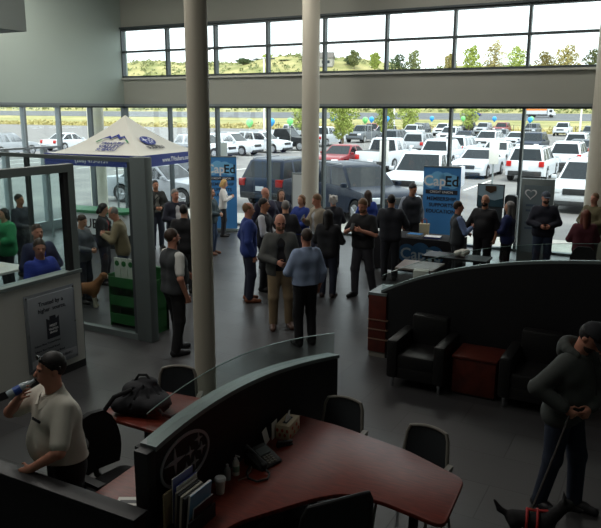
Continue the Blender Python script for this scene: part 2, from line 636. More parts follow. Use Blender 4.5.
def car(kind, color, label, loc, rz):
    """nose along +X; parts: body, cabin, glass, wheels, lamps, bumper trim, plate"""
    t = thing({'suv': 'suv_car', 'sedan': 'sedan_car', 'pickup': 'pickup_truck'}[kind], label, {'suv': 'car', 'sedan': 'car', 'pickup': 'pickup truck'}[kind], loc, rz, 'cars on the parking lot')
    paint = CARC[color]
    L, W = {'suv': (4.75, 1.88), 'sedan': (4.75, 1.82), 'pickup': (5.5, 1.98)}[kind]
    wr = {'suv': 0.36, 'sedan': 0.33, 'pickup': 0.40}[kind]
    xf, xr = L/2-0.93, -L/2+(0.98 if kind != 'pickup' else 1.2)
    zb = {'suv': 0.28, 'sedan': 0.2, 'pickup': 0.36}[kind]
    belt, hood = {'suv': (1.06, 1.0), 'sedan': (0.94, 0.86), 'pickup': (1.18, 1.12)}[kind]
    cowl = {'suv': 0.95, 'sedan': 0.8, 'pickup': 0.95}[kind]          # x of the windscreen's foot
    tail = {'suv': -L/2+0.12, 'sedan': -L/2+0.75, 'pickup': -0.95}[kind]
    def arch(x0):
        R = wr+0.07
        a0 = math.asin(min(1, (wr-zb)/R)) if wr > zb else 0
        return [(x0-R*math.cos(a), wr+R*math.sin(a)) for a in [(-a0+(PI+2*a0)*i/9) for i in range(10)]]
    prof = [(-L/2+0.04, zb+0.05)] + arch(xr) + arch(xf) + [(L/2-0.1, zb), (L/2, zb+0.2), (L/2-0.02, hood-0.3), (L/2-0.2, hood-0.08), (L/2-0.55, hood), (cowl, belt+0.01)]
    if kind == 'suv': prof += [(tail, belt), (-L/2+0.02, belt-0.1), (-L/2, 0.75), (-L/2+0.02, 0.45)]
    elif kind == 'sedan': prof += [(tail, belt+0.03), (-L/2+0.08, belt-0.0), (-L/2, 0.75), (-L/2+0.03, 0.4)]
    else: prof += [(tail, belt), (-L/2+0.03, belt), (-L/2, belt-0.1), (-L/2+0.01, 0.55)]
    rings = []
    for f, dz, dx in ((-1, 0.08, 0.16), (-0.97, 0.02, 0.09), (-0.8, 0, 0.03), (0, 0, 0), (0.8, 0, 0.03), (0.97, 0.02, 0.09), (1, 0.08, 0.16)):
        ring = []
        for x, z in prof:
            ex = max(0, (abs(x)-(L/2-0.9))/0.9)
            ring.append((x-math.copysign(dx*ex**2, x), f*W/2, z-(dz if z > 0.8 else 0)))
        rings.append(ring)
    MB().loft(rings).build('body', paint, t, angle=40)
    # cabin: belt outline to a narrower roof outline
    H = {'suv': 1.70, 'sedan': 1.46, 'pickup': 1.86}[kind]
    rf, rb = {'suv': (0.22, -L/2+0.5), 'sedan': (0.1, -0.85), 'pickup': (0.35, -0.78)}[kind]
    wb, wt = W/2-0.07, W/2-0.24
    lo = [(cowl, -wb), (cowl, wb), (tail+0.02, wb), (tail+0.02, -wb)]
    hi = [(rf, -wt), (rf, wt), (rb, wt), (rb, -wt)]
    zc = H-0.05
    c = MB()
    A = [(x, y, belt-0.04) for x, y in lo]
    B = [(x, y, zc) for x, y in hi]
    D = [(x+(-0.12 if x == rf else 0.1), y*0.86, H) for x, y in hi]
    c.loft([A, B, D]).build('cabin', paint, t, angle=25, bevel=0.02)
    def panel(name, q, inset, m=carglass, off=0.012):
        q = [Vector(p) for p in q]
        ce = sum(q, Vector())/4
        MB().quadslab([p+(ce-p).normalized()*inset for p in q], off).build(name, m, t, smooth=False)
    panel('windshield', [A[0], A[1], B[1], B[0]], 0.09)
    panel('rear_window', [A[2], A[3], B[3], B[2]], 0.12)
    def lerp(p, q, f): return tuple(p[i]+(q[i]-p[i])*f for i in range(3))
    for s in (1, -1):
        a0, a1 = (A[1], A[2]) if s > 0 else (A[0], A[3])
        b0, b1 = (B[1], B[2]) if s > 0 else (B[0], B[3])
        cuts = {'suv': (0, 0.40, 0.72, 1), 'sedan': (0, 0.48, 1), 'pickup': (0, 0.52, 1)}[kind]
        for i in range(len(cuts)-1):
            q = [lerp(a0, a1, cuts[i]), lerp(a0, a1, cuts[i+1]), lerp(b0, b1, cuts[i+1]), lerp(b0, b1, cuts[i])]
            if s < 0: q = [q[1], q[0], q[3], q[2]]
            panel('side_window', [(p[0], p[1], p[2]) for p in (q[1], q[0], q[3], q[2])], 0.07)
        MB().box(cowl-0.2, cowl-0.05, s*(W/2)-0.02 if s > 0 else s*(W/2)-0.16, s*(W/2)+0.16 if s > 0 else s*(W/2)+0.02, belt, belt+0.14).build('mirror', paint, t, bevel=0.03)
        if kind == 'suv':
            MB().box(rb+0.1, rf-0.2, s*wt*0.92-0.02, s*wt*0.92+0.02, H-0.02, H+0.04).build('roof_rail', rimm, t)
        MB().box(L/2-0.24, L/2-0.02, s*W*0.36-0.2, s*W*0.36+0.17, hood-0.3, hood-0.12).build('headlight', lampm, t, bevel=0.03)
        zt = belt-0.28 if kind != 'pickup' else belt-0.45
        MB().box(-L/2-0.015, -L/2+0.2, s*W*0.41-0.12, s*W*0.41+0.12, zt, zt+0.26).build('taillight', taill, t, bevel=0.02)
        for x0 in (xf, xr):
            w = MB().tube([(x0, s*(W/2-0.24), wr), (x0, s*(W/2-0.2), wr), (x0, s*(W/2-0.01), wr), (x0, s*(W/2+0.015), wr)], [wr*0.9, wr, wr, wr*0.93], 22).build('wheel', tyre, t)
            r = MB().tube([(x0, s*(W/2-0.02), wr), (x0, s*(W/2+0.022), wr)], wr*0.66, 18)
            for k in range(5):
                a = 2*PI*k/5
                r.tube([(x0, s*(W/2+0.024), wr), (x0+wr*0.6*math.cos(a), s*(W/2+0.024), wr+wr*0.6*math.sin(a))], 0.03, 5)
            r.build('rim', rimm, w)
    MB().box(L/2-0.1, L/2+0.012, -W*0.24, W*0.24, hood-0.34, hood-0.14).build('grille', blackp, t, bevel=0.02)
    MB().box(L/2-0.16, L/2+0.02, -W*0.4, W*0.4, zb, zb+0.16).build('front_bumper_trim', blackp, t, bevel=0.03)
    MB().box(-L/2-0.03, -L/2+0.16, -W*0.42, W*0.42, zb+0.06, zb+0.28).build('rear_bumper_trim', blackp, t, bevel=0.03)
    MB().box(-L/2-0.03, -L/2+0.03, -0.16, 0.16, 0.62 if kind != 'pickup' else 0.6, 0.78 if kind != 'pickup' else 0.75).build('license_plate', platem, t)
    if kind == 'pickup':
        MB().box(-L/2+0.12, tail-0.06, -W/2+0.14, W/2-0.14, belt-0.02, belt+0.012).build('bed_cover', blackp, t)
    return t

PROTO = {}
UP, DN, RT_ = PI/2, -PI/2, 0.0      # nose away from the building, towards it, to the right along it
CARS = [  # kind, colour, (x, y), heading, label
 ('suv', 'white', (-6.4, 37.5), UP, 'white suv seen tail-on just behind the mountain poster stand, red tail lamps'),
 ('suv', 'white', (-5.5, 44.4), UP, 'white suv with tall tail lamps in the second row left of the right column'),
 ('suv', 'white', (-2.75, 27.3), DN, 'white suv facing the showroom right behind the man in the cap'),
 ('suv', 'white', (-7.2, 62.5), UP, 'white suv with a dark rear window, last before the column in the third row'),
 ('sedan', 'grey', (-6.0, 54.6), UP, 'grey sedan tucked between two white suvs beside the right column'),
 ('pickup', 'white', (-14.5, 106.5), DN, 'white pickup truck facing the building in the far row below the passing truck'),
 ('suv', 'grey', (-18.5, 105.0), DN, 'grey suv in the far row just left of the white pickup'),
 ('suv', 'red', (-23.6, 109.0), DN, 'dark red suv in the far row by the grass'),
 ('suv', 'navy', (-10.4, 60.0), DN, 'dark blue suv facing the building in the third row'),
 ('sedan', 'white', (-13.7, 70.0), DN, 'white sedan behind and left of the dark blue suv'),
 ('suv', 'grey', (-9.2, 91.0), DN, 'grey suv half behind the right column in the far lot'),
 ('sedan', 'white', (-9.3, 37.8), DN, 'white sedan facing the showroom above the poster stand'),
 ('sedan', 'white', (-10.4, 47.2), DN, 'white sedan facing the showroom one row behind the nearer white sedan'),
 ('suv', 'white', (-14.9, 63.6), DN, 'white suv facing the showroom in the third row'),
 ('pickup', 'black', (-28.4, 107.8), DN, 'black pickup truck in the far row by the brush'),
 ('suv', 'silver', (-25.9, 107.0), DN, 'silver suv in the far row next to the black pickup'),
 ('sedan', 'grey', (-17.4, 79.8), DN, 'grey sedan in the fourth row'),
 ('sedan', 'navy', (-18.9, 71.2), UP, 'dark blue sedan seen from behind in the fourth row'),
 ('suv', 'white', (-13.6, 50.2), UP, 'white suv with a wide dark rear window beyond the banner'),
 ('suv', 'white', (-22.2, 76.8), DN, 'small white suv beyond the blue sedan'),
 ('pickup', 'white', (-8.6, 26.4), DN, 'white pickup truck nearest the glass facing the showroom, left of the banner'),
 ('suv', 'white', (-12.9, 43.6), UP, 'white suv seen from behind right above the white pickup cab'),
 ('suv', 'silver', (-18.2, 54.9), UP, 'silver suv seen from behind in the third row'),
 ('suv', 'white', (-29.1, 97.0), DN, 'white suv facing the building in the far row under the light pole'),
 ('suv', 'grey', (-32.2, 96.0), DN, 'grey suv in the far row between two young trees'),
 ('suv', 'white', (-29.3, 84.6), DN, 'white suv behind the right-hand young tree'),
 ('pickup', 'white', (-15.0, 39.2), UP, 'white pickup truck showing its tailgate beside the dark red sedan'),
 ('sedan', 'red', (-17.3, 37.6), DN, 'dark red sedan facing the showroom'),
 ('pickup', 'red', (-33.6, 82.2), DN, 'red pickup truck in the far row'),
 ('pickup', 'grey', (-30.6, 72.0), DN, 'grey pickup truck behind the young tree'),
 ('suv', 'white', (-31.0, 79.4), DN, 'white suv beside the red pickup'),
 ('pickup', 'white', (-30.6, 62.5), UP, 'white pickup truck far behind the second column'),
 ('suv', 'grey', (-23.0, 62.1), UP, 'grey suv seen from behind beyond the white pickup tailgate'),
 ('suv', 'white', (-30.6, 46.0), RT_, 'white suv parked sideways at the left, nose to the right'),
 ('suv', 'white', (-30.2, 50.0), RT_, 'white suv parked sideways just behind the first sideways one'),
 ('pickup', 'black', (-30.2, 54.0), RT_, 'black pickup truck parked sideways by the fence'),
 ('pickup', 'white', (-38.6, 70.5), RT_, 'white pickup truck parked sideways in the far left lot'),
 ('suv', 'navy', (-12.8, 23.4), UP, 'dark blue suv parked tail-on close to the glass beside the pale banner'),
 ('suv', 'navy', (-9.1, 21.1), -0.62, 'dark suv turned nose towards the glass behind the crowd'),
 ('suv', 'white', (-30.3, 42.0), RT_, 'white suv parked sideways, mostly behind the first column'),
 ('sedan', 'silver', (-16.8, 20.7), RT_, 'silver sedan parked along the glass behind the canopy tent'),
 ('suv', 'grey', (-21.8, 28.2), RT_, 'grey suv parked sideways past the silver sedan'),
 ('sedan', 'silver', (-19.8, 8.2), UP, 'silver sedan outside the side entrance doors'),
 ('suv', 'red', (-24.4, 12.6), UP, 'red suv outside beyond the side entrance'),
 ('suv', 'white', (-36, 24), UP, 'white suv far out beyond the side windows, by the outdoor canopy'),
 ('suv', 'silver', (-44, 36), UP, 'silver suv at the far left of the lot'),
 ('sedan', 'white', (-46, 44), UP, 'white sedan at the far left edge of the lot'),
]
for kind, colr, (x, y), hd, lab in CARS:
    if kind not in PROTO:
        PROTO[kind] = (car(kind, colr, lab, (x, y, -0.02), hd), colr)
    else:
        p, c0 = PROTO[kind]
        dup(p, (x, y, -0.02), hd+random.uniform(-0.03, 0.03), lab, None, {'car_paint_'+c0: CARC[colr]} if colr != c0 else None)
# ================================================================== OTHER THINGS OUTSIDE
def leaf_clump(mb, c, r, n, leaf):
    for _ in range(n):
        th, ph = random.uniform(0, 2*PI), math.acos(random.uniform(-1, 1))
        k = random.uniform(0.55, 1.0)
        p = Vector((c[0]+r[0]*k*math.sin(ph)*math.cos(th), c[1]+r[1]*k*math.sin(ph)*math.sin(th), c[2]+r[2]*k*math.cos(ph)))
        a = Vector((random.gauss(0, 1), random.gauss(0, 1), random.gauss(0, 1))).normalized()*leaf
        b = a.orthogonal().normalized()*leaf*0.6
        mb.add([p-a, p+b, p+a, p-b], [(0, 1, 2, 3)])
bark = mat('bark', (104, 88, 70), 0.9)
leafm = {k: mat('leaf_'+k, c, 0.7, noise=0.25, nscale=1.2) for k, c in dict(lime=(150, 162, 78), olive=(112, 118, 72), dark=(74, 90, 54), straw=(158, 146, 92)).items()}
def tree(name, label, x, y, z, h, w, kind, n=900, leaf=0.16, group=None, trunk=0.25):
    t = thing(name, label, 'tree', (x, y, z), random.uniform(0, 6), group)
    mb = MB()
    mb.tube([(0, 0, -0.2), (0.02*h, 0, h*0.3), (0, 0.01*h, h*0.8)], [h*0.02, h*0.016, h*0.005], 7)
    for k in range(5):
        a = k*1.3
        mb.tube([(0.01*h, 0, h*(trunk+0.08*k)), (w*0.4*math.cos(a), w*0.4*math.sin(a), h*(trunk+0.16+0.1*k))], [h*0.008, h*0.003], 5)
    mb.build('trunk', bark, t)
    c = MB()
    for k in range(9):
        a, zz = k*2.4, h*(trunk+0.1+(0.82-trunk)*(k+0.5)/9)
        rr = w*0.5*math.sin(PI*min(0.95, max(0.2, (zz/h-trunk*0.6)/(1.1-trunk*0.6))))
        leaf_clump(c, (rr*0.45*math.cos(a), rr*0.45*math.sin(a), zz), (rr*0.75, rr*0.75, h*0.12), n//9, leaf)
    c.build('crown', leafm[kind], t, smooth=False)
    return t
young = [(-36.4, 68.5, 6.4, 2.6, 'young leafy tree just left of the second column'), (-27.6, 60.2, 5.4, 2.7, 'young pale green tree over the dark red sedan'), (-29.6, 76.0, 5.6, 2.6, 'young pale green tree left of the light pole'), (-31.2, 88.5, 6.0, 2.9, 'young pale green tree right of the light pole'), (-25.4, 96.5, 6.0, 2.6, 'young pale tree by the black pickup')]
for x, y, h, w, lab in young:
    tree('young_tree', lab, x, y, -0.02, h, w, 'lime', 2400, 0.12, 'young trees in the lot', 0.12)
far = [(-246, 385, 35.5, 13, 'dark', 'dark bushy tree on the ridge right of the first column'), (-229, 385, 38, 7, 'lime', 'tall thin pale tree on the ridge beside the dark bush'), (-218, 388, 34, 10, 'olive', 'broad olive tree on the ridge right of the thin tree'),
 (-174, 388, 35, 9, 'dark', 'dark tree on the ridge right of the hill house'), (-168, 380, 37.5, 9, 'olive', 'olive tree left of the young poplar on the ridge'), (-157, 384, 36, 8, 'lime', 'pale poplar on the ridge beside the second clerestory mullion'), (-131, 352, 32, 14, 'dark', 'round grey green tree alone on the ridge'), (-122, 350, 34, 9, 'olive', 'olive tree touching the round grey green one'),
 (-103, 350, 31.5, 8, 'straw', 'small straw coloured tree before the tall pair'), (-92, 348, 34.5, 11, 'lime', 'tall lime tree of the central group'), (-82, 352, 37, 13, 'straw', 'tallest straw coloured tree of the ridge'), (-71, 350, 34, 12, 'lime', 'lime tree right of the tallest one'),
 (-58, 352, 31, 13, 'straw', 'low straw tree left of the last mullion'), (-48, 346, 33, 14, 'straw', 'wide straw tree in the right clerestory pane'), (-37, 352, 31.5, 13, 'olive', 'olive tree in the right clerestory pane'), (-26, 350, 32, 13, 'straw', 'straw tree near the right end of the ridge'), (-15, 356, 30, 13, 'lime', 'last pale tree at the right end of the ridge')]
for x, y, h, w, k, lab in far:
    tree('ridge_tree', lab, x, y, terrain(x, y)-0.3, h-terrain(x, y), w*0.82, k, 1500, 0.5, 'trees along the ridge', 0.15)
# verge brush between the lot and the road
br = MB()
for _ in range(2600):
    x, y = random.uniform(-150, 40), random.uniform(113, 124)
    h = random.uniform(0.3, 0.9)
    leaf_clump(br, (x, y, terrain(x, y)+h*0.4), (0.7, 0.6, h*0.6), 7, 0.26)
tag(br.build('brush', leafm['straw'], None, smooth=False), 'dry straw coloured brush along the far edge of the parking lot', 'brush', kind='stuff')
sc = MB()
for _ in range(2600):
    x, y = random.uniform(-420, 60), random.uniform(284, 410)
    if any(math.hypot(x-q[0], y-q[1]) < 0.5*q[3]+4 for q in far) or math.hypot(x+189, y-380) < 14: continue
    h = random.uniform(0.8, 2.6)
    leaf_clump(sc, (x, y, terrain(x, y)+h*0.3), (1.6, 1.4, h*0.6), 8, 0.7)
tag(sc.build('hillside_scrub', leafm['olive'], None, smooth=False), 'olive scrub growing over the hillside beyond the road', 'scrub', kind='stuff')
# house on the hill
t = thing('hill_house', 'grey gabled house standing on the ridge beyond the road', 'house', (-189, 380, terrain(-189, 380)-0.5), 0.3)
MB().box(-7, 7, -4, 4, 0, 5).build('wall', mat('house_siding', (150, 146, 140), 0.8), t, smooth=False)
MB().prism([(-4.6, 4.9), (4.6, 4.9), (0, 8.4)], -7.4, 7.4, 'x').build('roof', mat('house_roof', (98, 92, 88), 0.9), t, smooth=False)
for k in range(4):
    MB().box(-5.6+3.2*k, -4.2+3.2*k, -4.06, -3.95, 1.8, 3.4).build('window', carglass, t, smooth=False)
# box truck and a blue car passing on the road
t = thing('box_truck', 'white box truck with orange stripes driving on the far road', 'truck', (-41, 246, terrain(0, 246)+0.13), 0.0)
MB().box(-4.6, 2.2, -1.25, 1.25, 0.95, 3.4).build('cargo_box', CARC['white'], t, bevel=0.05)
MB().box(-4.6, 2.2, -1.29, -1.2, 2.2, 2.7).build('stripe', mat('orange_stripe', (220, 120, 40), 0.5), t)
MB().prism([(2.5, 0.7), (4.7, 0.7), (4.7, 1.6), (4.2, 1.8), (3.7, 2.7), (2.5, 2.7)], -1.15, 1.15, 'y').build('cab', CARC['white'], t)
MB().box(3.0, 3.9, -1.2, -1.1, 1.7, 2.4).build('cab_window', carglass, t)
MB().box(-4.6, 2.4, -0.6, 0.6, 0.55, 0.95).build('chassis', blackp, t)
for x in (-3.2, -2.1, 3.5):
    for s in (-1, 1):
        MB().tube([(x, s*0.8, 0.5), (x, s*1.2, 0.5)], 0.5, 16).build('wheel', tyre, t)
dup(PROTO['sedan'][0], (-64, 250, terrain(0, 250)+0.13), PI, 'small blue car driving on the far road', 'cars on the road', {'car_paint_'+PROTO['sedan'][1]: CARC['blue']})
# sign boards on posts at the edge of the lot
signp = mat('sign_white', (214, 214, 208), 0.6)
for i, (x, y, z1, lab) in enumerate([(-13.2, 19.25, 2.35, 'white sign board on a post in front of the dark blue suv'), (-10.6, 27.2, 2.2, 'white sign board on a post in front of the pickup tailgate'), (-6.35, 28.2, 2.2, 'white sign board on a post right of the banner')]):
    t = thing('lot_sign', lab, 'sign', (x, y, -0.02), 0.25)
    MB().tube([(0, 0, 0), (0, 0, z1)], 0.035, 8).build('post', alu, t)
    MB().lathe([(0.16, 0), (0.16, 0.03), (0.05, 0.05)], 14).build('base', alu, t)
    MB().box(-0.19, 0.19, -0.06, -0.035, z1-0.85, z1+0.02).build('board', signp, t, bevel=0.008)
# light poles
for x, y, h, lab in [(-44.5, 74, 9.5, 'tall light pole left of the second column'), (-31.0, 82.5, 5.4, 'light pole between two young trees'), (-12.4, 108, 9, 'light pole above the far white pickup'), (-60, 86, 12, 'tall light pole seen through the left clerestory pane'), (-52, 101, 12.5, 'tall light pole seen in the clerestory right of the second column')]:
    t = thing('light_pole', lab, 'lamp post', (x, y, -0.02), 0, None)
    MB().tube([(0, 0, 0), (0, 0, h)], [0.14, 0.09], 10).build('pole', signp, t)
    MB().lathe([(0.3, 0), (0.3, 0.5), (0.2, 0.55)], 14).build('base', asph, t)
    MB().tube([(-0.9, 0, h-0.1), (0, 0, h), (0.9, 0, h-0.1)], 0.05, 6).build('arm', signp, t)
    for s in (-1, 1):
        MB().box(s*1.1-0.35, s*1.1+0.35, -0.15, 0.15, h-0.2, h-0.06).build('lamp_head', blackp, t, bevel=0.03)
# balloons floating above car mirrors
bal = {k: mat('balloon_'+k, c, 0.25) for k, c in dict(green=(120, 210, 120), blue=(50, 150, 220)).items()}
blist = [((-27.4, 43.5), 'green', 'green balloon over the first sideways white suv'), ((-28.2, 48.0), 'blue', 'blue balloon over the sideways white suvs'), ((-28.2, 51.0), 'green', 'green balloon over the sideways black pickup'),
 ((-31.9, 66.9), 'blue', 'blue balloon left of the young tree'), ((-26.3, 62.3), 'green', 'green balloon beside the young tree crown'), ((-28.0, 68.0), 'blue', 'blue balloon over the red pickup'), ((-28.6, 74.0), 'blue', 'blue balloon left of the light pole'),
 ((-25.4, 80.0), 'blue', 'blue balloon above the far white suv'), ((-22.4, 82.5), 'green', 'green balloon over the black pickup'), ((-19.0, 83.5), 'blue', 'blue balloon over the silver far suv'), ((-14.9, 84.0), 'green', 'green balloon over the far grey suv'), ((-14.0, 78.0), 'blue', 'blue balloon over the far white pickup')]
for (x, y), c, lab in blist:
    t = thing('balloon', lab, 'balloon', (x, y, 2.45), 0, 'balloons over the cars')
    MB().lathe([(0.01, -0.32), (0.1, -0.25), (0.24, -0.05), (0.27, 0.1), (0.2, 0.26), (0.08, 0.33), (0.01, 0.34)], 14).build('bulb', bal[c], t)
    MB().tube([(0, 0, -0.32), (0.03, 0, -1.2), (0, 0, -2.45)], 0.008, 4).build('string', signp, t)
# outdoor canopy at the far left
t = thing('outdoor_canopy', 'plain white canopy tent standing outside the side windows', 'tent', (-29.6, 17.6, -0.02), 0.2)
v = [(-2.2, -2.2, 2.2), (2.2, -2.2, 2.2), (2.2, 2.2, 2.2), (-2.2, 2.2, 2.2), (0, 0, 3.7), (-2.2, -2.2, 1.95), (2.2, -2.2, 1.95), (2.2, 2.2, 1.95), (-2.2, 2.2, 1.95)]
MB().add(v, [(0, 1, 4), (1, 2, 4), (2, 3, 4), (3, 0, 4), (0, 5, 6, 1), (1, 6, 7, 2), (2, 7, 8, 3), (3, 8, 5, 0), (5, 8, 7, 6)]).build('top', mat('white_canvas', (225, 226, 224), 0.8), t, smooth=False)
for a in (-1, 1):
    for b in (-1, 1):
        MB().tube([(2.1*a, 2.1*b, 0), (2.1*a, 2.1*b, 2.1)], 0.03, 6).build('leg', alu, t)
# chain link fence at the lot's edge
for k in range(6):
    x0 = -66+k*9
    t = thing('fence_section', 'thin wire fence along the lot edge', 'fence', (x0, 112.2, -0.05), 0, 'fence sections along the lot edge')
    for j in range(3): MB().tube([(1.5+j*3, 0, 0), (1.5+j*3, 0, 1.3)], 0.04, 5).build('post', blackp, t)
    MB().tube([(0.05, 0, 1.25), (8.9, 0, 1.25)], 0.02, 4).build('rail', blackp, t)
# ================================================================== FURNITURE AND FITTINGS
cherry = wood_mat('cherry_wood', (88, 27, 16), (126, 45, 28), 0.42)
cherry_d = wood_mat('cherry_wood_dark', (70, 26, 18), (98, 38, 26), 0.4)
blackpan = mat('black_laminate', (27, 27, 30), 0.5, noise=0.1, nscale=60)
blackfab = mat('black_fabric', (26, 26, 28), 0.9, bump=0.2, nscale=180)
leather = mat('black_leather', (20, 19, 20), 0.45, bump=0.15, nscale=90)
chrome = mat('chrome', (200, 202, 205), 0.18, metal=1.0)
greymet = mat('satin_grey_metal', (116, 126, 126), 0.42, metal=0.15)
greyplas = mat('grey_plastic', (128, 124, 116), 0.5)
white_m = mat('white_laminate', (205, 206, 202), 0.4)
paper = mat('paper', (222, 220, 212), 0.8)
halfwall_m = mat('half_wall_paint', (190, 192, 186), 0.6, noise=0.03, nscale=2)
navyblue = mat('brand_blue', (36, 52, 132), 0.6)
skyblue = mat('banner_blue', (64, 134, 198), 0.6)
lightblue = mat('banner_light_blue', (120, 190, 234), 0.6)
ink = mat('dark_ink', (28, 32, 44), 0.7)
whitei = mat('white_print', (232, 234, 236), 0.7)
silver_p = mat('silver_print', (172, 176, 182), 0.35, metal=0.4)

# ---- glazed office at the left: half wall with a window, and a glass panel beyond the doorway
HX = -6.78
t = thing('office_half_wall', 'pale half wall of the glass office carrying the grey notice, framed window above', 'partition wall', (HX, 3.0, 0))
t['kind'] = 'structure'
MB().box(-0.14, 0, -0.5, 3.52, 0.1, 1.30).build('wall_panel', halfwall_m, t, smooth=False)
MB().box(-0.145, 0.005, -0.5, 3.52, 0, 0.1).build('baseboard', blackp, t, smooth=False)
MB().box(-0.16, 0.02, -0.5, 3.54, 1.30, 1.345).build('sill', greymet, t, smooth=False)
MB().box(-0.13, -0.01, -0.5, 3.54, 2.62, 2.72).box(-0.13, -0.01, 3.44, 3.54, 0, 2.62).build('frame', greymet, t, smooth=False)
MB().box(-0.10, -0.02, 3.37, 3.44, 1.345, 2.62).build('gasket', blackp, t, smooth=False)
MB().box(-0.075, -0.065, -0.5, 3.38, 1.345, 2.62).build('pane', clear_m, t, smooth=False)
t = thing('office_glass_panel', 'floor standing glass panel with a broad grey post, beyond the office doorway', 'glass panel', (0, 7.72, 0))
t['kind'] = 'structure'
MB().box(-6.86, -6.58, -0.06, 0.1, 0, 2.74).build('post', greymet, t, bevel=0.01)
MB().box(-12.6, -6.86, -0.03, 0.03, 2.66, 2.72).build('top_rail', greymet, t, smooth=False)
MB().box(-12.6, -6.86, -0.05, 0.05, 0.0, 0.09).build('bottom_rail', greymet, t, smooth=False)
MB().box(-6.93, -6.86, -0.03, 0.03, 0.09, 2.66).box(-9.05, -8.99, -0.03, 0.03, 0.09, 2.66).box(-11.05, -10.99, -0.03, 0.03, 0.09, 2.66).build('mullion', alu_dark, t, smooth=False)
MB().box(-12.6, -6.93, -0.006, 0.006, 0.09, 2.66).build('pane', clear_m, t, smooth=False)
# notice on the half wall
t = thing('wall_sign', 'brushed grey notice board with a dark badge screwed to the pale half wall', 'sign', (HX+0.002, 5.98, 0.68))
MB().box(0, 0.015, -0.40, 0.40, -0.5, 0.5).build('board', mat('brushed_silver', (138, 144, 150), 0.35, metal=0.5), t, bevel=0.004)
MB().box(0.015, 0.03, -0.365, 0.365, -0.46, 0.46).build('face_plate', mat('grey_plate', (148, 154, 160), 0.4, metal=0.3), t, bevel=0.003)
def onwall(mb, x, y, z): return place(mb, (x, y, z), (0, 1, 0), (0, 0, 1))
for hl in (('Trusted', 0.075, -0.085, 0.33), ('by', 0.075, 0.095, 0.33), ('a', 0.075, 0.175, 0.33), ('higher', 0.075, -0.125, 0.245), ('source.', 0.075, 0.12, 0.245)):
    onwall(text_mb([hl], bold=0.012), 0.0305, 0, 0).build('headline_lettering', ink, t, smooth=False)
MB().prism([(-0.1, -0.12), (0.1, -0.12), (0.1, 0.15), (0.05, 0.12), (0.045, 0.17), (-0.045, 0.17), (-0.05, 0.12), (-0.1, 0.15)], 0.03, 0.036, 'x').build('badge', ink, t, smooth=False)
onwall(text_mb([('MOST', 0.045, 0, 0.03), ('TRUSTED', 0.036, 0, -0.015), ('BRAND', 0.036, 0, -0.055)]), 0.0365, 0, 0).build('badge_lettering', whitei, t, smooth=False)
onwall(text_mb([('Subaru: Most Trusted Brand', 0.036, -0.31, -0.18, 'LEFT'), ('Subaru: Best Overall Brand', 0.036, -0.31, -0.25, 'LEFT'), ('Subaru: Best Performance Brand', 0.036, -0.31, -0.32, 'LEFT')], bold=0.01), 0.0305, 0, 0).build('small_print', ink, t, smooth=False)
MB().box(0.03, 0.033, -0.365, 0.365, -0.44, -0.345).build('footer_strip', silver_p, t)
ft = text_mb([('SUBARU', 0.045, 0.2, -0.41)], bold=0.01)
onwall(ft, 0.0335, 0, 0).build('footer_lettering', ink, t, smooth=False)
for a in (-0.375, 0.375):
    for b in (-0.47, 0, 0.47):
        MB().tube([(0.0, a, b), (0.024, a, b)], 0.012, 8).build('screw', chrome, t)

# ---- curved top partitions
def arc_partition(root, prof, y0, y1, thick, m, cap_m, name='panel', n=28, glass=None, along='y', capx=0.02):
    """prof(t): height along the run; a slab with an arched top, its metal cap and the glass above"""
    ts = [i/n for i in range(n+1)]
    def P(u, v, z): return (v, u, z) if along == 'y' else (u, v, z)
    rings, cap, gl = [], [], []
    for a in ts:
        u = y0+(y1-y0)*a
        z = prof(a)
        rings.append([P(u, -thick, 0.0), P(u, 0, 0.0), P(u, 0, z), P(u, -thick, z)])
        cap.append([P(u, -thick-capx, z), P(u, capx, z), P(u, capx, z+0.035), P(u, -thick-capx, z+0.035)])
        if glass:
            gl.append([P(u, -thick*0.5-0.005, z+0.034), P(u, -thick*0.5+0.005, z+0.034), P(u, -thick*0.5+0.005, z+glass(a)), P(u, -thick*0.5-0.005, z+glass(a))])
    MB().loft(rings).build(name, m, root, angle=30)
    MB().loft(cap).build('top_cap', cap_m, root, angle=30)
    if glass:
        MB().loft(gl).build('glass_screen', clear_m, root, angle=30)
        g = MB()
        g.tube([P(y0+(y1-y0)*a, -thick*0.5, prof(a)+glass(a)) for a in ts], 0.004, 6)
        g.build('glass_edge', mat('glass_edge', (150, 176, 172), 0.15), root)
def interp(pts):
    def f(a):
        for (x0, z0), (x1, z1) in zip(pts, pts[1:]):
            if a <= x1:
                q = (a-x0)/(x1-x0)
                return z0+(z1-z0)*q
        return pts[-1][1]
    return f
def smooth_prof(pts):
    xs, zs = [p[0] for p in pts], [p[1] for p in pts]
    c = np.polyfit(xs, zs, min(3, len(pts)-1))
    return lambda a: float(np.polyval(c, a))
PX = -2.76
t = thing('desk_partition', 'black curved desk partition bearing the oval star emblem, with a low glass screen on top', 'partition', (PX, 0, 0))
pp = smooth_prof([(0, 1.25), (0.22, 1.315), (0.55, 1.235), (0.75, 1.15), (1, 0.985)])
arc_partition(t, pp, 3.18, 5.98, 0.09, blackpan, greymet, glass=lambda a: 0.25+0.0*a)
MB().box(-0.10, 0.012, 3.10, 3.18, 0, 1.27).build('end_post', blackpan, t, bevel=0.006)
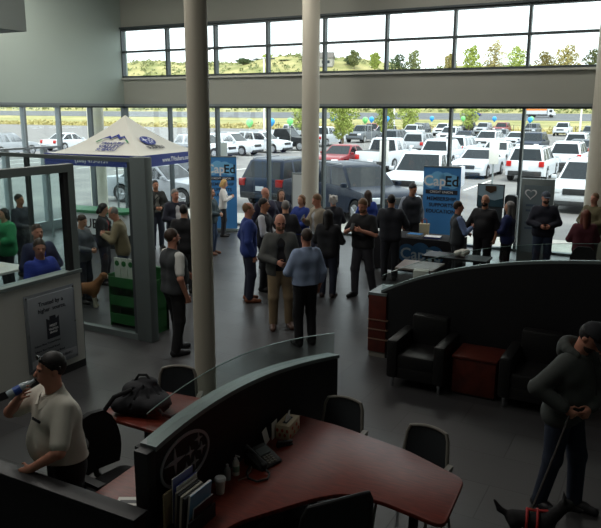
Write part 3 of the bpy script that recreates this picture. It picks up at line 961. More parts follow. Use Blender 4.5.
# oval emblem with one large and five small stars
def star(mb, cx, cz, r, r2, sq=0.28):
    pts = []
    for k in range(8):
        a = PI/2+k*PI/4
        rr = (r2 if k % 4 == 0 else r) if k % 2 == 0 else sq*min(r, r2)
        pts.append((cx+rr*math.cos(a), cz+rr*math.sin(a)))
    mb.prism(pts, 0.0, 0.008, 'x')
def emblem(scale, ring_w=0.06):
    """in the YZ plane, 1 unit = half width"""
    ring, st = MB(), MB()
    n = 48
    out = [(math.cos(2*PI*k/n), 0.62*math.sin(2*PI*k/n)) for k in range(n)]
    inn = [(y*(1-ring_w*1.3), z*(1-ring_w*2.1)) for y, z in out]
    v = [(x, p[0], p[1]) for x in (0, 0.008) for L in (out, inn) for p in L]
    f = []
    for k in range(n):
        j = (k+1) % n
        f += [(k, j, n+j, n+k), (2*n+k, 3*n+k, 3*n+j, 2*n+j), (k, 2*n+k, 2*n+j, j), (n+k, n+j, 3*n+j, 3*n+k)]
    ring.add(v, f)
    star(st, -0.42, 0.10, 0.40, 0.33, 0.24)
    for y, z in ((0.55, 0.28), (0.66, 0.0), (0.18, 0.07), (0.36, -0.25), (0.02, -0.27)):
        star(st, y, z, 0.17, 0.17, 0.26)
    for b in (ring, st):
        b.v = [(p[0], p[1]*scale, p[2]*scale) for p in b.v]
    return ring, st
er, es = emblem(0.275)
for b, nm in ((er, 'emblem_ring'), (es, 'emblem_stars')):
    b.v = [(p[0]+0.001, p[1]+3.50, p[2]*1.08+1.055) for p in b.v]
    b.build(nm, silver_p, t, smooth=False)

t = thing('reception_partition', 'long black arched partition behind the armchairs, rising towards the right', 'partition', (0, 8.74, 0))
rp = smooth_prof([(0, 0.93), (0.18, 1.2), (0.42, 1.43), (0.65, 1.56), (0.87, 1.64), (1, 1.66)])
arc_partition(t, rp, -3.40, -0.22, -0.1, blackpan, greymet, along='x', glass=lambda a: 0.24)
for x0, x1, nm in ((-3.56, -3.30, 'end_cabinet'), (-0.68, -0.2, 'end_cabinet')):
    c = MB().box(x0, x1, -0.035, 0.5, 0.08, 0.9).build(nm, cherry_d, t, bevel=0.004)
    MB().box(x0-0.004, x1+0.004, -0.04, 0.505, 0.9, 0.935).build('cap', greymet, c)
    MB().box(x0+0.01, x1-0.005, -0.02, 0.49, 0, 0.08).build('plinth', greyplas, c)
    for z in (0.26, 0.40, 0.54):
        MB().box(x0-0.004, x1+0.03, -0.044, 0.45, z, z+0.016).build('metal_stripe', mat('stripe_metal', (172, 140, 120), 0.3, metal=0.7), c)
MB().box(-3.36, -0.24, 0.12, 0.6, 0.70, 0.735).build('inner_counter', blackpan, t, bevel=0.005)

t = thing('front_half_wall', 'low black half wall at the bottom left under the drinking man\'s hand', 'partition', (0, 2.92, 0))
MB().box(-5.6, PX+0.09, -0.05, 0.05, 0, 0.94).build('panel', blackpan, t, smooth=False)
MB().box(-5.6, PX+0.1, -0.065, 0.065, 0.94, 0.97).build('top_cap', mat('dark_cap', (30, 30, 32), 0.5), t, bevel=0.004)

# ---- desks
def desk(label, poly, loc_legs, m, z=0.74, cat='desk', modesty=None, name='desk'):
    cx = sum(p[0] for p in poly)/len(poly)
    cy_ = sum(p[1] for p in poly)/len(poly)
    t = thing(name, label, cat, (cx, cy_, 0))
    MB().prism([(x-cx, y-cy_) for x, y in poly], z-0.035, z, 'z').build('desk_top', m, t, bevel=0.008)
    for kind, x, y in loc_legs:
        if kind == 'leg':
            MB().tube([(x-cx, y-cy_, 0.03), (x-cx, y-cy_, z-0.035)], 0.035, 12).lathe([(0.26, 0), (0.26, 0.015), (0.05, 0.035)], 20, (x-cx, y-cy_, 0)).build('leg', blackp, t)
        else:
            MB().box(x-cx-0.19, x-cx+0.19, y-cy_-0.25, y-cy_+0.25, 0.02, z-0.035).build('pedestal', blackpan, t, bevel=0.006)
    return t
def rounded(poly, r=0.09):
    out = []
    n = len(poly)
    for i, p in enumerate(poly):
        a, b = Vector(poly[i-1]), Vector(poly[(i+1) % n])
        p = Vector(p)
        d1, d2 = (a-p), (b-p)
        q = min(r, d1.length*0.45, d2.length*0.45)
        s, e = p+d1.normalized()*q, p+d2.normalized()*q
        for k in range(5):
            u = k/4
            w = (s*(1-u)+p*u)*(1-u)+(p*(1-u)+e*u)*u
            out.append((w.x, w.y))
    return out
main_poly = [(-2.73, 3.0), (-2.40, 3.0), (-2.30, 3.45), (-1.98, 3.95), (-1.82, 4.11), (-1.55, 4.13), (-1.08, 4.04), (-1.12, 4.70), (-1.65, 4.93), (-2.31, 5.07), (-2.73, 5.10)]
desk('red brown cherry desk in the right foreground, in front of the emblem partition', main_poly[:1]+rounded(main_poly[:-1]+[main_poly[-1]])[5:-5]+main_poly[-1:], [('ped', -2.52, 3.2), ('leg', -1.42, 4.45), ('leg', -2.4, 4.75)], cherry)
p2 = [(-2.885, 3.0), (-2.885, 4.98), (-3.5, 5.0), (-4.28, 4.93), (-4.32, 4.24), (-3.62, 4.22), (-3.42, 3.95), (-3.38, 3.0)]
desk('red brown cherry desk behind the emblem partition, with the backpack on it', p2[::-1], [('leg', -4.05, 4.6), ('ped', -3.1, 3.25), ('leg', -3.25, 4.7)], cherry)
desk('pale topped desk behind the arched partition, by the table with the black cloth', [(-4.1, 11.18), (-3.42, 11.2), (-3.42, 11.9), (-4.18, 11.9)], [('leg', -3.8, 11.5)], mat('pale_wood', (128, 116, 110), 0.4), cat='desk')

# ---- chairs
def arm_chair(label, x, y, rz, group):
    t = thing('armchair', label, 'armchair', (x, y, 0), rz, group)
    MB().box(-0.24, 0.24, -0.34, 0.22, 0.26, 0.44).build('seat', leather, t, bevel=0.035)
    MB().box(-0.24, 0.24, 0.2, 0.36, 0.30, 0.82).build('backrest', leather, t, bevel=0.04)
    for s in (-1, 1):
        MB().box(s*0.3-0.07, s*0.3+0.07, -0.36, 0.36, 0.12, 0.62).build('arm', leather, t, bevel=0.035)
        for q in (-0.3, 0.3):
            MB().tube([(s*0.3, q, 0), (s*0.3, q, 0.13)], [0.02, 0.025], 10).build('leg', chrome, t)
    MB().box(-0.25, 0.25, -0.33, 0.34, 0.12, 0.27).build('base_panel', leather, t, bevel=0.015)
    return t
arm_chair('black leather armchair at the left of the cherry cube table', -2.56, 8.14, 0, 'black leather armchairs')
arm_chair('black leather armchair right of the cherry cube table, behind the hooded man', -1.18, 8.16, 0, 'black leather armchairs')
t = thing('cube_table', 'dark red cherry cube table between the two black armchairs', 'side table', (-1.87, 8.2, 0))
MB().box(-0.26, 0.26, -0.25, 0.25, 0.03, 0.47).build('body', cherry_d, t, bevel=0.004)
MB().box(-0.272, 0.272, -0.262, 0.262, 0.47, 0.5).build('table_top', cherry_d, t, bevel=0.005)
MB().box(-0.24, 0.24, -0.23, 0.23, 0, 0.03).build('plinth', blackp, t)

meshfab = mat('chair_mesh', (40, 44, 48), 0.8, bump=0.2, nscale=200)
def guest_chair(label, x, y, rz, frame=greyplas, group='mesh back guest chairs', arms=True):
    """front is -Y: mesh back in a rounded frame, four slim legs"""
    t = thing('guest_chair', label, 'chair', (x, y, 0), rz, group)
    MB().prism(rounded([(-0.235, -0.25), (0.235, -0.25), (0.22, 0.22), (-0.22, 0.22)], 0.08), 0.42, 0.475, 'z').build('seat', blackfab, t, bevel=0.015)
    bk, out = [], []
    for i in range(9):
        u = -1+i/4
        for_z = []
        for j in range(7):
            w = j/6
            hw = 0.215-0.03*w
            if j == 6: hw *= 0.9
            for_z.append((u*hw, 0.25+0.07*w-0.05*(1-u*u)*-0.6-0.02, 0.52+0.38*w*(1-0.05*u*u)))
        bk.append(for_z)
    b = MB()
    vv = [p for c in bk for p in c]+[(p[0], p[1]+0.012, p[2]) for c in bk for p in c]
    ff = []
    N = 63
    for i in range(8):
        for j in range(6):
            a = i*7+j
            ff += [(a, a+7, a+8, a+1), (N+a, N+a+1, N+a+8, N+a+7)]
    for i in range(8):
        ff += [(i*7, N+i*7, N+i*7+7, i*7+7), (i*7+6, i*7+13, N+i*7+13, N+i*7+6)]
    for j in range(6):
        ff += [(j, j+1, N+j+1, N+j), (56+j, N+56+j, N+57+j, 57+j)]
    b.add(vv, ff).build('backrest', meshfab, t)
    loop = [bk[0][j] for j in range(7)]+[bk[i][6] for i in range(1, 8)]+[bk[8][j] for j in range(6, -1, -1)]
    MB().tube([(p[0], p[1]+0.006, p[2]) for p in loop], 0.016, 8).build('back_frame', frame, t)
    for s in (-1, 1):
        MB().tube([(s*0.2, 0.2, 0.44), (s*0.215, 0.25, 0.53)], 0.014, 8).build('back_support', frame, t)
        MB().tube([(s*0.22, -0.2, 0.43), (s*0.25, -0.25, 0.0)], 0.013, 8).build('leg', frame, t)
        MB().tube([(s*0.22, 0.18, 0.43), (s*0.25, 0.28, 0.0)], 0.013, 8).build('leg', frame, t)
        if arms:
            MB().tube([(s*0.235, 0.2, 0.45), (s*0.27, 0.2, 0.64), (s*0.275, 0.17, 0.66), (s*0.275, -0.12, 0.66)], 0.013, 8).box(s*0.275-0.025, s*0.275+0.025, -0.14, 0.16, 0.66, 0.685).build('armrest', frame, t)
    t.scale = (0.95, 0.95, 0.92)
    return t
guest_chair('mesh back guest chair at the front desk, beside the far partition end', -2.42, 5.14, 0.05)
guest_chair('mesh back guest chair with pale frame at the far corner of the front desk', -1.6, 4.93, -0.1)
guest_chair('mesh back guest chair in front of the desk with the backpack', -4.14, 5.08, 0.45)
guest_chair('dark guest chair half hidden behind the emblem partition', -3.1, 5.55, 0.2)
bc = guest_chair('black guest chair in the bottom foreground, its back to us', -1.92, 3.86, -2.21, blackp, arms=False)
bc.scale = (1.3, 1.0, 1.08)
def task_chair(label, x, y, rz, jacket=False, frame=blackp):
    t = thing('office_chair', label, 'chair', (x, y, 0), rz, None)
    MB().prism(rounded([(-0.25, -0.25), (0.25, -0.25), (0.23, 0.23), (-0.23, 0.23)], 0.09), 0.45, 0.52, 'z').build('seat', blackfab, t, bevel=0.02)
    prof = []
    for i in range(8):
        w = i/7
        hw = 0.23*math.sin(PI*(0.30+0.5*w))*(1 if i < 7 else 0.8)
        y0 = 0.25+0.06*w
        prof.append([(-hw, y0-0.03, 0.56+0.46*w), (0, y0, 0.56+0.46*w), (hw, y0-0.03, 0.56+0.46*w), (hw, y0+0.02, 0.56+0.46*w), (0, y0+0.05, 0.56+0.46*w), (-hw, y0+0.02, 0.56+0.46*w)])
    MB().loft(prof).build('backrest', blackfab, t, angle=50)
    MB().tube([(0, 0.05, 0.44), (0, 0.29, 0.5), (0, 0.32, 0.66)], 0.025, 8).build('back_support', frame, t)
    for s in (-1, 1):
        MB().tube([(s*0.22, 0.05, 0.46), (s*0.3, 0.05, 0.5), (s*0.3, 0.05, 0.66)], 0.018, 8).box(s*0.3-0.035, s*0.3+0.035, -0.16, 0.12, 0.655, 0.685).build('armrest', frame, t)
    MB().tube([(0, 0, 0.1), (0, 0, 0.46)], [0.03, 0.025], 10).build('gas_column', chrome, t)
    bs = MB()
    for k in range(5):
        a = 2*PI*k/5+0.3
        bs.tube([(0, 0, 0.13), (0.3*math.cos(a), 0.3*math.sin(a), 0.08)], [0.03, 0.018], 8)
    bs.build('star_base', chrome, t)
    for k in range(5):
        a = 2*PI*k/5+0.3
        MB().tube([(0.3*math.cos(a)-0.02*math.sin(a), 0.3*math.sin(a)+0.02*math.cos(a), 0.032), (0.3*math.cos(a)+0.02*math.sin(a), 0.3*math.sin(a)-0.02*math.cos(a), 0.032)], 0.032, 12).build('caster', blackp, t)
    return t
task_chair('black swivel chair behind the drinking man, chrome star base', -3.6, 3.74, 1.45)
task_chair('black rounded chair back just beyond the arched partition at the right', -1.24, 12.9, 0.1)

# ---- canopy tent inside the showroom
TC, TR = (-13.4, 14.9, 0), math.radians(6)
t = thing('canopy_tent', 'white peaked canopy tent with blue valance and mountain logo inside the showroom corner', 'tent', TC, TR)
canvas = mat('tent_canvas', (216, 214, 204), 0.8)
hz, pk, hs = 2.25, 3.25, 1.525
tp = MB()
for k in range(4):
    R = Matrix.Rotation(k*PI/2, 3, 'Z')
    rows = []
    for j in range(9):
        w = j/8
        half = hs*(1-w)
        z = hz+(pk-hz)*(w**1.55)
        row = []
        for i in range(9):
            u = -1+i/4
            row.append(tuple(R @ Vector((u*half, -half, z))))
        rows.append(row)
    tp.loft(rows, closed=False)
top_o = tp.build('roof', canvas, t, angle=60)
for k in range(4):
    R = Matrix.Rotation(k*PI/2, 3, 'Z')
    v = MB().box(-hs, hs, -hs-0.012, -hs, hz-0.28, hz+0.02, R.to_4x4())
    v.build('valance', navyblue, t)
def panel_place(mb, k, x, frac, lift=0.045):
    """lay flat letters on slope k of the roof"""
    R = Matrix.Rotation(k*PI/2, 3, 'Z')
    w0 = frac
    z0 = hz+(pk-hz)*(w0**1.55)
    slope = (pk-hz)*1.55*(w0**0.55)/hs
    o = R @ Vector((x, -hs*(1-w0), z0))
    yd = R @ Vector((0, 1, slope))
    nrm = (R @ Vector((1, 0, 0))).cross(yd).normalized()
    return place(mb, o+nrm*lift, R @ Vector((1, 0, 0)), yd)
tv = text_mb([('TREASURE', 0.155, 0, 0.16), ('VALLEY', 0.2, 0, -0.02), ('SUBARU', 0.17, 0, -0.17)], bold=0.02)
panel_place(tv, 0, 0.22, 0.29).build('roof_lettering', navyblue, t, smooth=False)
mt = MB()
mt.prism([(-0.42, 0), (-0.2, 0.17), (-0.12, 0.1), (0.03, 0.25), (0.16, 0.12), (0.24, 0.18), (0.42, 0), (0.26, 0.1), (0.16, 0.03), (0.03, 0.15), (-0.12, 0.02), (-0.2, 0.09)], 0, 0.004)
panel_place(mt, 0, 0.18, 0.49).build('mountain_logo', navyblue, t, smooth=False)
g2 = MB().prism([(-0.52, -0.1), (-0.4, 0.02), (-0.36, 0.0), (-0.48, -0.12)], 0, 0.004).prism([(0.36, 0.0), (0.4, 0.02), (0.54, -0.1), (0.5, -0.12)], 0, 0.004)
panel_place(g2, 0, 0.18, 0.49).build('green_logo_stroke', mat('logo_green', (40, 130, 80), 0.6), t, smooth=False)
n = 32
panel_place(MB().prism([(0.3*math.cos(2*PI*k/n), 0.19*math.sin(2*PI*k/n)) for k in range(n)], 0, 0.004), 1, -0.22, 0.46).build('oval_logo', navyblue, t, smooth=False)
s2 = MB()
def star2(mb, cx, cy_, r, sq=0.25):
    mb.prism([(cx+(r if k % 2 == 0 else r*sq*1.1)*math.cos(PI/2+k*PI/4), cy_+(r if k % 2 == 0 else r*sq*1.1)*math.sin(PI/2+k*PI/4)) for k in range(8)], 0.004, 0.008)
star2(s2, -0.12, 0.03, 0.13)
for a, b in ((0.14, 0.08), (0.2, 0.0), (0.06, 0.01), (0.11, -0.07), (0.0, -0.09)): star2(s2, a, b, 0.055)
panel_place(s2, 1, -0.22, 0.46).build('oval_logo_stars', whitei, t, smooth=False)
panel_place(text_mb([('SUBARU', 0.2, 0, 0)], bold=0.02), 1, -0.25, 0.24).build('brand_lettering', ink, t, smooth=False)
for k, s in ((0, '(208) 475-3131'), (1, 'www.TVsubaru.com')):
    R = Matrix.Rotation(k*PI/2, 3, 'Z')
    place(text_mb([(s, 0.17, 0, -0.06)], bold=0.012), R @ Vector((0.1 if k else 0, -hs-0.013, hz-0.13)), R @ Vector((1, 0, 0)), (0, 0, 1)).build('valance_lettering', whitei, t, smooth=False)
for a in (-1, 1):
    for b in (-1, 1):
        MB().box(a*1.47-0.02, a*1.47+0.02, b*1.47-0.02, b*1.47+0.02, 0, hz).box(a*1.47-0.05, a*1.47+0.05, b*1.47-0.05, b*1.47+0.05, 0, 0.01).build('leg', alu, t)
# brand counter under the tent
t = thing('promo_counter', 'white fronted promotional counter with black base and green top edge under the canopy tent', 'counter', (-12.7, 13.0, 0), 0.12)
MB().prism(rounded([(-0.95, -0.3), (0.95, -0.3), (0.95, 0.3), (-0.95, 0.3)], 0.14), 0.34, 0.88, 'z').build('front_panel', whitei, t)
MB().prism(rounded([(-0.92, -0.27), (0.92, -0.27), (0.92, 0.27), (-0.92, 0.27)], 0.12), 0, 0.34, 'z').build('base', blackp, t)
MB().prism(rounded([(-0.99, -0.34), (0.99, -0.34), (0.99, 0.34), (-0.99, 0.34)], 0.15), 0.88, 0.95, 'z').build('counter_top', mat('counter_green', (58, 132, 88), 0.5), t)
place(text_mb([('SUBARU', 0.34, 0.22, -0.12)], bold=0.02), (0, -0.302, 0.62), (1, 0, 0), (0, 0, 1)).build('front_lettering', ink, t, smooth=False)

# ---- banners, posters, kiosk
def rollup(label, x, y, rz, w, h):
    t = thing('rollup_banner', label, 'banner', (x, y, 0), rz)
    MB().box(-w/2, w/2, -0.006, 0.0, 0.08, h).build('sheet', skyblue, t)
    MB().box(-w/2-0.02, w/2+0.02, -0.1, 0.1, 0, 0.08).build('base', greymet, t, bevel=0.01)
    MB().box(-w/2, w/2, -0.014, 0.006, h, h+0.03).build('top_bar', greymet, t)
    MB().tube([(0, 0.02, 0.08), (0, 0.02, h)], 0.012, 8).build('pole', greymet, t)
    def on(mb): return place(mb, (0, -0.008, 0), (1, 0, 0), (0, 0, 1))
    bl = MB()
    for cx, cz, r in ((-0.24, 1.72, 0.17), (-0.1, 1.78, 0.18), (0.1, 1.76, 0.18), (0.24, 1.72, 0.17)):
        bl.prism([(cx*w/0.84+r*math.cos(2*PI*k/20), cz*h/2.05+r*math.sin(2*PI*k/20)) for k in range(20)], 0, 0.003+0.001*abs(cx))
    on(bl).build('logo_cloud', lightblue, t, smooth=False)
    on(text_mb([('Cap', 0.34, -0.17, 1.62*h/2.05)], ext=0.006, bold=0.02)).build('logo_lettering', whitei, t, smooth=False)
    on(text_mb([('Ed', 0.34, 0.24, 1.62*h/2.05)], ext=0.006, bold=0.02)).build('logo_lettering', ink, t, smooth=False)
    on(MB().box(-w*0.43, w*0.43, 1.42*h/2.05, 1.52*h/2.05, 0, 0.004)).build('black_bar', ink, t)
    on(text_mb([('CREDIT UNION', 0.08, 0, 1.445*h/2.05)], ext=0.006)).build('bar_lettering', whitei, t, smooth=False)
    for wd, wz in (('MEMBERSHIP', 1.27), ('SUPPORTS', 1.12), ('EDUCATION', 0.97)):
        on(text_mb([(wd, 0.125, 0, wz*h/2.05)], ext=0.003, bold=0.015)).build('slogan_lettering', ink, t, smooth=False)
    return t
rollup('blue roll-up credit union banner beside the first column, behind the blonde woman', -11.26, 16.35, 0.35, 0.88, 2.1)
rollup('blue roll-up credit union banner behind the table with the black cloth', -4.86, 16.3, 0.05, 0.9, 2.08)
t = thing('poster_stand', 'small framed landscape poster with a badge on a slim stand near the glass', 'poster stand', (-3.56, 15.75, 0))
MB().box(-0.3, 0.3, -0.015, 0.015, 1.28, 1.8).build('frame', blackp, t)
MB().box(-0.28, 0.28, -0.02, -0.015, 1.30, 1.78).build('sky_print', mat('poster_sky', (150, 176, 190), 0.5), t)
MB().prism([(-0.28, 1.30), (0.28, 1.30), (0.28, 1.50), (0.1, 1.44), (-0.08, 1.47), (-0.28, 1.55)], -0.024, -0.02, 'y').build('mountain_print', mat('poster_teal', (44, 78, 92), 0.5), t)
MB().prism([(-0.12, 1.66), (0, 1.6), (0.12, 1.66), (0.12, 1.76), (-0.12, 1.76)], -0.027, -0.02, 'y').build('badge_print', mat('badge_brown', (70, 50, 34), 0.5), t)
place(text_mb([('EST', 0.05, 0, 0)]), (0, -0.028, 1.68), (1, 0, 0), (0, 0, 1)).build('badge_lettering', mat('badge_orange', (210, 140, 60), 0.5), t, smooth=False) if False else None
MB().box(-0.28, 0.28, -0.02, -0.0, 0.62, 1.28).build('lower_panel', mat('poster_dark', (52, 60, 66), 0.5), t)
MB().tube([(0, 0, 0.02), (0, 0, 0.62)], 0.02, 8).lathe([(0.2, 0), (0.2, 0.02)], 16).build('pole', greymet, t)
t = thing('display_panel', 'tall grey display panel with a heart printed poster, behind the man in the cap', 'display panel', (-2.64, 16.25, 0))
MB().box(-0.36, 0.36, -0.05, 0.05, 0, 1.92).build('cabinet', greymet, t, bevel=0.012)
MB().box(-0.29, 0.29, -0.056, -0.05, 0.25, 1.78).build('poster', mat('poster_grey', (120, 134, 140), 0.35), t)
def heart(n=28):
    return [(16*math.sin(2*PI*k/n)**3/120, (13*math.cos(2*PI*k/n)-5*math.cos(4*PI*k/n)-2*math.cos(6*PI*k/n)-math.cos(8*PI*k/n))/120) for k in range(n)][::-1]
place(MB().prism(heart(), 0, 0.004), (-0.13, -0.058, 1.58), (1, 0, 0), (0, 0, 1)).build('heart_print', whitei, t, smooth=False)
place(MB().prism([(x*0.75, y*0.75) for x, y in heart()], 0.004, 0.006), (-0.13, -0.058, 1.58), (1, 0, 0), (0, 0, 1)).build('heart_center', mat('poster_grey', (120, 134, 140)), t, smooth=False)
for z in (1.3, 1.18, 0.9, 0.78):
    MB().box(-0.22, 0.2, -0.06, -0.056, z, z+0.05).build('text_block', mat('print_bluegrey', (84, 100, 120), 0.5), t)
t = thing('round_cornered_case', 'dark upright case with rounded corners standing left of the grey display panel', 'case', (-3.17, 16.15, 0))
MB().prism(rounded([(-0.14, 0.4), (0.12, 0.4), (0.12, 1.55), (-0.14, 1.55)], 0.1), -0.12, 0.12, 'y').build('shell', mat('dark_shell', (44, 48, 52), 0.5), t, bevel=0.02)
MB().tube([(0, 0, 0.02), (0, 0, 0.42)], 0.03, 8).lathe([(0.16, 0), (0.16, 0.03)], 14).build('stand', blackp, t)
# white sign panel outdoors/indoors by the window: pale standing placard
t = thing('placard_stand', 'pale framed placard standing at the glass left of the second column', 'placard', (-8.85, 16.55, 0), 0.0)
MB().box(-0.24, 0.24, -0.02, 0.02, 0.1, 1.75).build('frame', alu, t)
MB().box(-0.2, 0.2, -0.026, -0.02, 0.2, 1.70).build('sheet', mat('placard_pale', (196, 202, 204), 0.3), t)
MB().box(-0.26, 0.26, -0.16, 0.16, 0, 0.1).build('base', alu, t, bevel=0.02)

# ---- table with black cloth
t = thing('cloth_table', 'folding table covered by a black cloth printed with a blue logo, among the crowd', 'table', (-4.72, 14.25, 0), 0)
MB().box(-0.93, 0.93, -0.36, 0.36, 0.71, 0.75).build('table_top', white_m, t)
for a in (-0.8, 0.8):
    for b in (-0.28, 0.28):
        MB().tube([(a, b, 0), (a, b, 0.71)], 0.015, 8).build('leg', greymet, t)
tag(MB().box(-5.68, -3.76, 13.86, 14.64, 0.751, 0.765).box(-5.68, -3.76, 13.852, 13.862, 0.03, 0.765).box(-5.69, -5.68, 13.86, 14.64, 0.03, 0.765).box(-3.76, -3.75, 13.86, 14.64, 0.03, 0.765).build('tablecloth', mat('black_cloth', (26, 27, 32), 0.9), None, bevel=0.004), 'black cloth with blue logo draped over the folding table', 'tablecloth')
tc = bpy.data.objects['tablecloth']
lg = MB()
for cx, cz, r in ((-0.3, 0.02, 0.2), (0.0, 0.06, 0.21), (0.3, 0.02, 0.2)):
    lg.prism([(cx+r*math.cos(2*PI*k/20), cz+r*math.sin(2*PI*k/20)) for k in range(20)], 0, 0.002+abs(cx)*0.002)
place(lg, (-4.52, 13.851, 0.42), (1, 0, 0), (0, 0, 1)).build('logo_cloud', mat('cloth_logo_blue', (44, 92, 132), 0.8), tc, smooth=False)
place(text_mb([('CapEd', 0.34, 0, -0.1)], ext=0.006, bold=0.015), (-4.52, 13.851, 0.42), (1, 0, 0), (0, 0, 1)).build('logo_lettering', mat('cloth_logo_pale', (160, 176, 184), 0.8), tc, smooth=False)
for i, (x, y, w, d, h, m, lab) in enumerate([(-4.75, 14.15, 0.3, 0.22, 0.05, paper, 'stack of cream leaflets on the black cloth'), (-4.35, 14.12, 0.34, 0.24, 0.035, navyblue, 'stack of blue leaflets on the black cloth'), (-5.3, 14.1, 0.25, 0.2, 0.03, paper, 'thin stack of white leaflets at the left of the black cloth')]):
    t = thing('leaflet_stack', lab, 'leaflets', (x, y, 0.766), 0.1*i, 'leaflets on the table')
    MB().box(-w/2, w/2, -d/2, d/2, 0, h).build('sheets', m, t)
    MB().box(-w/2, w/2, -d/2, d/2, h, h+0.003).build('cover', skyblue if m is paper else whitei, t)
t = thing('gift_bag', 'small cream paper bag with handles on the black cloth', 'bag', (-4.62, 14.36, 0.766), 0.2)
MB().prism([(-0.1, 0), (0.1, 0), (0.11, 0.25), (-0.11, 0.25)], -0.05, 0.05, 'y').build('bag_body', mat('cream_paper', (214, 200, 160), 0.8), t)
for s in (-1, 1):
    MB().tube([(-0.05, s*0.045, 0.25), (-0.045, s*0.045, 0.33), (0.0, s*0.045, 0.36), (0.045, s*0.045, 0.33), (0.05, s*0.045, 0.25)], 0.006, 6).build('handle', mat('handle_red', (150, 80, 60), 0.7), t)
t = thing('white_box', 'white box lying on the counter behind the arched partition', 'box', (-2.95, 9.1, 0.736), 0.2)
MB().box(-0.1, 0.1, -0.07, 0.07, 0, 0.5).build('carton', paper, t, bevel=0.004)
MB().box(-0.1, 0.1, -0.001, 0.001, 0.5, 0.502).build('tape', greyplas, t)
cr_ = MB()
for k in range(7):
    a = k*0.9
    cr_.ell((0.08*math.cos(a)*(k % 3), 0.07*math.sin(a), 0.06+0.02*(k % 2)), (0.09, 0.06, 0.06), 8, 5, Matrix.Rotation(a, 3, 'Z'))
o = cr_.build('crumpled_paper_bag', paper, None, smooth=False)
o.location = (-3.3, 12.6, 0.75)
tag(o, 'crumpled white paper bag on the side table beyond the arched partition', 'paper bag')
t = thing('side_table', 'narrow dark side table beyond the arched partition under the white paper bag', 'table', (-3.3, 12.6, 0))
MB().box(-0.7, 0.5, -0.25, 0.25, 0.71, 0.748).build('table_top', blackpan, t)
for a in (-0.62, 0.42):
    for b in (-0.2, 0.2):
        MB().box(a-0.02, a+0.02, b-0.02, b+0.02, 0, 0.71).build('leg', blackp, t)

# ---- green brochure stand behind the glass panel, and the office's white table
gm = mat('rack_green', (40, 112, 52), 0.6)
t = thing('brochure_rack', 'green slotted brochure rack standing behind the glass panel post', 'rack', (-7.16, 8.18, 0))
MB().box(-0.6, 0.36, 0.1, 0.16, 0, 1.0).build('back_board', gm, t)
for z in (0.05, 0.35, 0.65):
    MB().box(-0.6, 0.36, -0.12, 0.1, z, z+0.02).box(-0.6, 0.36, -0.13, -0.115, z, z+0.16).build('shelf', gm, t)
for s in (-0.6, 0.345):
    MB().box(s, s+0.015, -0.13, 0.16, 0, 0.85).build('side_panel', gm, t)
for k, (x, lab) in enumerate([(-0.53, 'white brochure with green disc at the left end of the green rack top'), (-0.39, 'white brochure in the middle of the green rack top'), (-0.25, 'white brochure on the green rack top nearest the post')]):
    o = thing('brochure', lab, 'brochure', (-7.16+x, 8.2, 0.672), 0, 'brochures on the green rack')
    MB().box(-0.06, 0.06, -0.01, 0.01, 0, 0.42).build('cover', paper, o)
    place(MB().prism([(0.045*math.cos(2*PI*q/16), 0.045*math.sin(2*PI*q/16)) for q in range(16)], 0, 0.003), (0, -0.0105, 0.33), (1, 0, 0), (0, 0, 1)).build('printed_disc', gm, o, smooth=False)
t = thing('office_table', 'white table inside the glass office behind the half wall', 'table', (-9.25, 6.9, 0))
MB().box(-0.5, 0.5, -0.5, 0.5, 0.95, 0.99).build('table_top', white_m, t, bevel=0.004)
for a in (-0.44, 0.44):
    for b in (-0.44, 0.44):
        MB().tube([(a, b, 0), (a, b, 0.95)], 0.02, 8).build('leg', greymet, t)
for x, y, rz, lab in ((-8.95, 6.75, 0.3, 'sheet of paper on the white office table nearest the window'), (-9.2, 7.1, -0.2, 'second sheet of paper on the white office table')):
    o = MB().box(-0.105, 0.105, -0.15, 0.15, 0, 0.002).build('paper_sheet', paper, None)
    o.location = (x, y, 0.991)
    o.rotation_euler = (0, 0, rz)
    tag(o, lab, 'paper')

# ================================================================== THINGS ON THE DESKS
DT = 0.741
# magazines and binders standing against the partition
t = thing('document_holder', 'black desktop holder for magazines at the foot of the emblem', 'holder', (-2.6, 3.31, DT))
MB().box(-0.09, 0.13, -0.17, 0.12, 0, 0.012).build('base', blackp, t)
MB().box(-0.095, -0.085, -0.17, 0.12, 0, 0.16).build('back_plate', blackp, t)
MB().box(0.125, 0.135, -0.17, 0.12, 0, 0.10).build('front_plate', blackp, t)
def magazine(label, x, th, w, h, m, tilt, cover=None, dy=0, lift=0.013, group='magazines in the desktop holder'):
    t = thing('magazine', label, 'magazine', (x+0.03, 3.29+dy, DT+lift), 0, group)
    t.rotation_euler = (0, tilt, 0)
    MB().box(0, th, -w/2, w/2, 0, h).build('pages', m, t)
    if cover:
        MB().box(th, th+0.003, -w/2, w/2, 0, h).build('cover', cover, t)
    return t
photo_sky = mat('cover_sky', (120, 164, 200), 0.35)
magazine('tan folder at the back of the desktop holder', -2.70, 0.014, 0.23, 0.24, mat('tan_card', (150, 136, 106), 0.7), 0.02, dy=-0.04)
magazine('blue and white sheet in a clear sleeve, tallest in the holder', -2.682, 0.006, 0.21, 0.32, paper, 0.03, mat('cover_violet', (128, 136, 190), 0.4), dy=0.02)
magazine('blue rimmed clipboard of white sheets in the holder', -2.668, 0.012, 0.22, 0.27, navyblue, 0.05, paper, dy=0.03)
for i in range(4):
    magazine('plain magazine spine %s in the holder' % ('first behind the car cover', 'second behind the car cover', 'third behind the car cover', 'fourth behind the car cover')[3-i] if i else 'plain magazine spine next to the blue clipboard in the holder', -2.648+0.02*i, 0.016, 0.22, 0.25-0.008*i, [mat('spine_grey', (128, 126, 120), 0.5), mat('spine_black', (36, 37, 40), 0.5), mat('spine_pale', (176, 172, 160), 0.5), mat('spine_black', (36, 37, 40))][i], 0.08, None)
